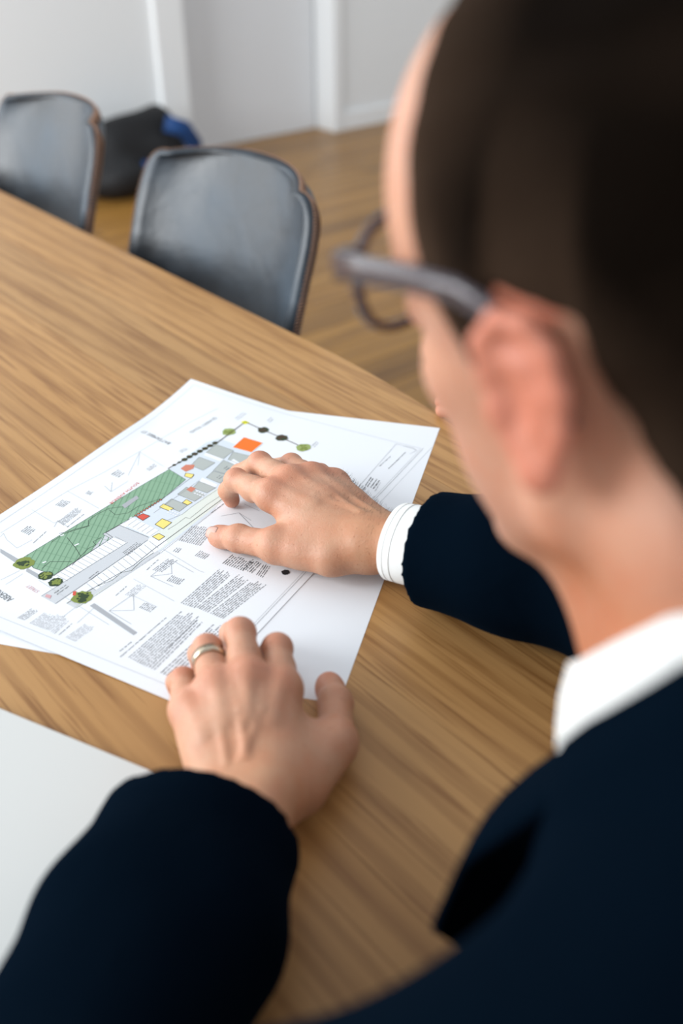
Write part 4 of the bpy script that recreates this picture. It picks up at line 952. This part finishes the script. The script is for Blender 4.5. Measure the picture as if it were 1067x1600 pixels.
# jacket collar and lapels
z_jk = ip(0, -.16, 40, -.105, 50, -.070, 65, -.025, 80, .008, 90, .022, 115, .050, 180, .058)
def jr(k):
    def g(a): return ((.0925, .0950, .098, .106, .116, .128)[k], z_jk(a) + (-.014, -.002, 0, -.016, -.038, -.056)[k], .0)
    return g
collar_part('jacket_collar', [jr(i) for i in range(6)], .62, 2 * math.pi - .62, 64, jk, M_SUIT, .004)
def lapel(s):
    # strips from the collar gorge down the chest
    pts_in = [NT(.315 + s * .055, .150, .950), NT(.315 + s * .045, .180, .90), NT(.315 + s * .028, .188, .84), NT(.315 + s * .010, .184, .76), NT(.315 + s * .0, .172, .68)]
    pts_out = [NT(.315 + s * .100, .128, .962), NT(.315 + s * .116, .160, .905), NT(.315 + s * .124, .166, .862), NT(.315 + s * .078, .186, .78), NT(.315 + s * .010, .174, .675)]
    vs_, fs = [], []; n = 24; mm = 6
    for i in range(n):
        f = i / (n - 1) * 4; k = min(int(f), 3); f -= k
        a = pts_in[k] * (1 - f) + pts_in[k + 1] * f; b = pts_out[k] * (1 - f) + pts_out[k + 1] * f
        for j in range(mm): g = j / (mm - 1); vs_.append(a * (1 - g) + b * g + T * (.005 * math.sin(g * 3.14) + .004 * g))
    for i in range(n - 1):
        for j in range(mm - 1): p = i * mm + j; fs.append([p, p + 1, p + 1 + mm, p + mm])
    o = mesh_obj('lapel', vs_, fs, M_SUIT, jk); md = o.modifiers.new('s', 'SOLIDIFY'); md.thickness = .004; md.offset = 0
lapel(-1); lapel(1)

# trousers and shoes (under the table)
M_SHOE = mat('black_shoe_leather', (.012, .012, .013), .3, .5)
F = Field(NT(.3, .15, 0) - V(.55, .5, -.07), NT(.3, .15, 0) + V(.5, .62, .66), .009)
for s in (-1, 1):
    hip = NT(.315 + s * .09, -.06, .575); kn = NT(.315 + s * .12, .36, .55); an = NT(.315 + s * .12, .40, .13)
    F.cap(hip, kn, .084, .066, .04); F.cap(kn, an, .066, .056, .02)
F.ell(HIPC + V(0, 0, .015), (.15, .15, .10), .05); F.cut(V(0, 0, .09), V(0, 0, -1))
tr = sdf_obj('trousers', F, M_SUIT, man, 2)
for s in (-1, 1):
    an = NT(.315 + s * .12, .40, .0); F = Field(an - V(.25, .25, 0) + V(0, 0, -.01), an + V(.25, .3, .15), .005)
    F.cap(an + V(0, 0, .045) - T * .02, an + T * .17 + V(0, 0, .038), .043, .040, .02); F.cap(an + V(0, 0, .08), an + V(0, 0, .11), .042, .044, .02); F.cut(V(0, 0, .002), V(0, 0, -1)); F.cut(V(0, 0, .125), V(0, 0, 1))
    sdf_obj('shoe', F, M_SHOE, man, 1)

# ring
def ring_obj():
    p0, p1 = JL['ring'][0], JL['ring'][1]; d = unit(p1 - p0); c = p0 * .30 + p1 * .70; o_ = empty('ring', c, 'wide pale gold ring on the fourth finger of the nearer hand', 'ring')
    s = unit(np.cross(d, V(0, 0, 1))); u = np.cross(s, d); R_ = .0112
    rp = [c + (s * math.cos(6.28319 * i / 48) + u * math.sin(6.28319 * i / 48)) * R_ for i in range(48)]
    v_, f_ = sweep(rp, [(-.0007, -.0037), (.0007, -.0034), (.0012, 0), (.0007, .0034), (-.0007, .0037)], closed=True, upv=d); mesh_obj('band', v_, f_, M_GOLD, o_)
ring_obj()

# glasses
def glasses():
    g = empty('eyeglasses', hw((0, .10, .02)), 'round-lensed smoky translucent acetate eyeglasses worn by the man', 'glasses')
    def rimc(s, sc=1.0):
        P = []
        for i in range(56):
            a = 6.28319 * i / 56; x = math.cos(a); z = math.sin(a); e_ = 2 / 2.3
            x = math.copysign(abs(x) ** e_, x) * .0265 * sc; z = math.copysign(abs(z) ** e_, z) * .0238 * sc
            P.append(hw((s * .0345 + x, .1005 - abs(s * .0345 + x) ** 2 * 1.5 + .0, .019 + z)))
        return P
    for s in (-1, 1):
        v_, f_ = sweep(rimc(s), [(-.0019, -.0017), (.0019, -.0017), (.0019, .0017), (-.0019, .0017)], closed=True, upv=RH @ V(0, 1, 0)); rim = mesh_obj('rim', v_, f_, M_ACETATE, g)
        P = rimc(s, .97); c = sum(P) / len(P); mesh_obj('lens', P + [c + RH @ V(0, .0012, 0)], [[i, (i + 1) % 56, 56] for i in range(56)], M_LENS, g)
        v_, f_ = sweep([hw((s * .0585, .0955, .030)), hw((s * .066, .0935, .031)), hw((s * .0730, .0900, .031))], [(-.0030, -.0042), (.0030, -.0042), (.0030, .0042), (-.0030, .0042)]); mesh_obj('end_piece', v_, f_, M_ACETATE, g)
        tp = [(.0740, .0905, .0305), (.0760, .070, .0325), (.0785, .040, .0345), (.0800, .016, .0345), (.0805, .002, .0310), (.0800, -.010, .0215), (.0785, -.022, .009), (.0770, -.030, -.004)]
        v_, f_ = sweep([hw((s * x, y, z)) for x, y, z in tp], [(-.0018, -.0050), (.0018, -.0050), (.0018, .0050), (-.0018, .0050)], scales=[1.1, 1, .95, .85, .8, .8, .8, .75]); mesh_obj('temple', v_, f_, M_ACETATE, g)
    v_, f_ = sweep([hw((-.0105, .1005, .024)), hw((-.004, .1025, .0275)), hw((.004, .1025, .0275)), hw((.0105, .1005, .024))], [(-.0018, -.0020), (.0018, -.0020), (.0018, .0020), (-.0018, .0020)]); mesh_obj('bridge', v_, f_, M_ACETATE, g)
glasses()

# ================================================================== CHAIRS under the sitters, and the neighbour at the corner
c3 = copy_tree(chair_a); c3.location = NT(.315, -.14, 0); c3.rotation_euler = (0, 0, math.atan2(-T[1], -T[0]) - math.pi / 2); c3['label'] = 'black leather shell chair the man in navy sits on, behind the table end'
c3['group'] = 'black leather chairs around the table'; chair_a['group'] = chair_b['group'] = c3['group']
def neighbour():
    base = NT(1.02, .26, 0); p = empty('person', base, 'second person hidden behind the man, one fingertip on the far table edge', 'person')
    f, rt = -N, T                                        # facing the table; right hand side
    L = lambda r_, fw, z: base + rt * r_ + f * fw + V(0, 0, z)
    ax = unit(NT(.685, .655) - NT(.765, .50)); sd = V(ax[1], -ax[0], 0)
    tip = at(691, 641, TT + .008); tipd = V(0, 0, 0)
    J = dict(); wst = tip - ax * .165 + V(0, 0, .030) + sd * .020
    for k, (nm, o_, l_) in enumerate((('index', 0, 0), ('middle', .019, .006), ('ring', .037, .000), ('pinky', .053, -.014))):
        t3 = tip + sd * o_ + ax * l_; J[nm] = [t3 - ax * .084 + V(0, 0, .022), t3 - ax * .042 + V(0, 0, .018), t3 - ax * .018 + V(0, 0, .006), t3]
    J['wrist'] = wst; el = L(.02, .20, .78); J['fore'] = wst + unit(el - wst) * .10
    J['thumb'] = [wst + ax * .035 - sd * .022 - V(0, 0, .01), wst + ax * .075 - sd * .030 - V(0, 0, .012), wst + ax * .104 - sd * .022 - V(0, 0, .014), wst + ax * .124 - sd * .014 - V(0, 0, .016)]
    Fh = hand_field(J, .0014, 1); v, q = Fh.mesh(1); cc = tint_hand(v, J)
    F = head_field(.0040); hv, hf = F.mesh(1); hc = head_tint(hv); yaw = math.atan2(f[1], f[0]) - math.pi / 2; Rz = np.array(Matrix.Rotation(yaw, 3, 'Z')); Hh = L(0, .05, 1.17)
    hv2 = hv @ Rz.T + Hh
    B = Field(base - V(.5, .5, -.06), base + V(.5, .6, 1.1), .010); Rr = Rz
    B.ell(L(0, 0, .80), (.16, .09, .20), .03, Rr); B.ell(L(0, -.04, .60), (.15, .11, .11), .05, Rr); B.cap(L(-.17, -.01, .93), L(.17, -.01, .93), .052, .052, .04); B.cap(L(0, -.01, .93), Hh + V(0, 0, -.13) + f * -.05, .06, .058, .04)
    B.cap(L(.19, 0, .92), el, .046, .038, .03); B.cap(el, J['fore'], .038, .028, .02); B.cap(L(-.19, 0, .92), L(-.22, .10, .66), .046, .038, .03); B.cap(L(-.22, .10, .66), L(-.08, .26, .57), .038, .028, .02)
    for s in (-1, 1): B.cap(L(s * .09, 0, .57), L(s * .11, .38, .55), .072, .055, .04); B.cap(L(s * .11, .38, .55), L(s * .11, .36, .09), .05, .035, .03)
    bv, bf = B.mesh(2); vs_ = np.concatenate([bv, v, hv2]); fs = np.concatenate([bf, q + len(bv), hf + len(bv) + len(v)]); col = np.concatenate([np.tile(SKIN * V(.86, .62, .49), (len(bv), 1)), cc, hc])  # torso and limbs use the same shade-darkened tint as the neck
    mesh_obj('body', vs_, fs, M_SKIN, p, col=col)
    J2 = Field(base - V(.5, .5, -.46), base + V(.5, .6, 1.08), .008)
    J2.ell(L(0, 0, .80), (.18, .11, .22), .03, Rr); J2.ell(L(0, -.03, .62), (.165, .12, .10), .05, Rr); J2.cap(L(-.17, -.01, .93), L(.17, -.01, .93), .068, .068, .04); J2.cap(L(.19, 0, .92), el, .062, .055, .03); J2.cap(el, J['fore'] * .75 + wst * .25, .054, .044, .02); J2.cap(L(-.19, 0, .92), L(-.22, .10, .66), .062, .054, .03); J2.cap(L(-.22, .10, .66), L(-.12, .22, .59), .054, .044, .02)
    J2.cap(L(0, .02, .97), L(0, .0, 1.12), .066, .085, .005, sub=True)
    sdf_obj('sweater', J2, mat('charcoal_knit', (.03, .032, .036), .9, .1), p, 2)
    K2 = Field(base - V(.5, .6, -.02), base + V(.5, .6, .64), .010)
    for s in (-1, 1): K2.cap(L(s * .09, 0, .572), L(s * .11, .38, .55), .084, .066, .04); K2.cap(L(s * .11, .38, .55), L(s * .11, .36, .10), .064, .055, .03); K2.cap(L(s * .11, .34, .055), L(s * .11, .50, .045), .045, .04, .03)
    K2.cut(V(0, 0, .003), V(0, 0, -1)); sdf_obj('trousers', K2, M_SUIT, p, 2)
    x, y, z = hv.T; keep = (z > zline(y, x) + .004) & (np.abs(x) < .0785); m = -np.ones(len(hv), int); m[keep] = np.arange(keep.sum()); hf2 = hf[keep[hf].all(1)]
    o = mesh_obj('hair', (hv[keep] * V(1.05, 1.045, 1.045)) @ Rz.T + Hh, m[hf2], M_HAIR, p, col=np.zeros((keep.sum(), 3))); md = o.modifiers.new('s', 'SOLIDIFY'); md.thickness = .004
neighbour()
c4 = copy_tree(chair_a); c4.location = NT(1.05, .26, 0); c4.rotation_euler = (0, 0, RZ_CH); c4['label'] = 'black leather shell chair under the hidden second person at the table corner'
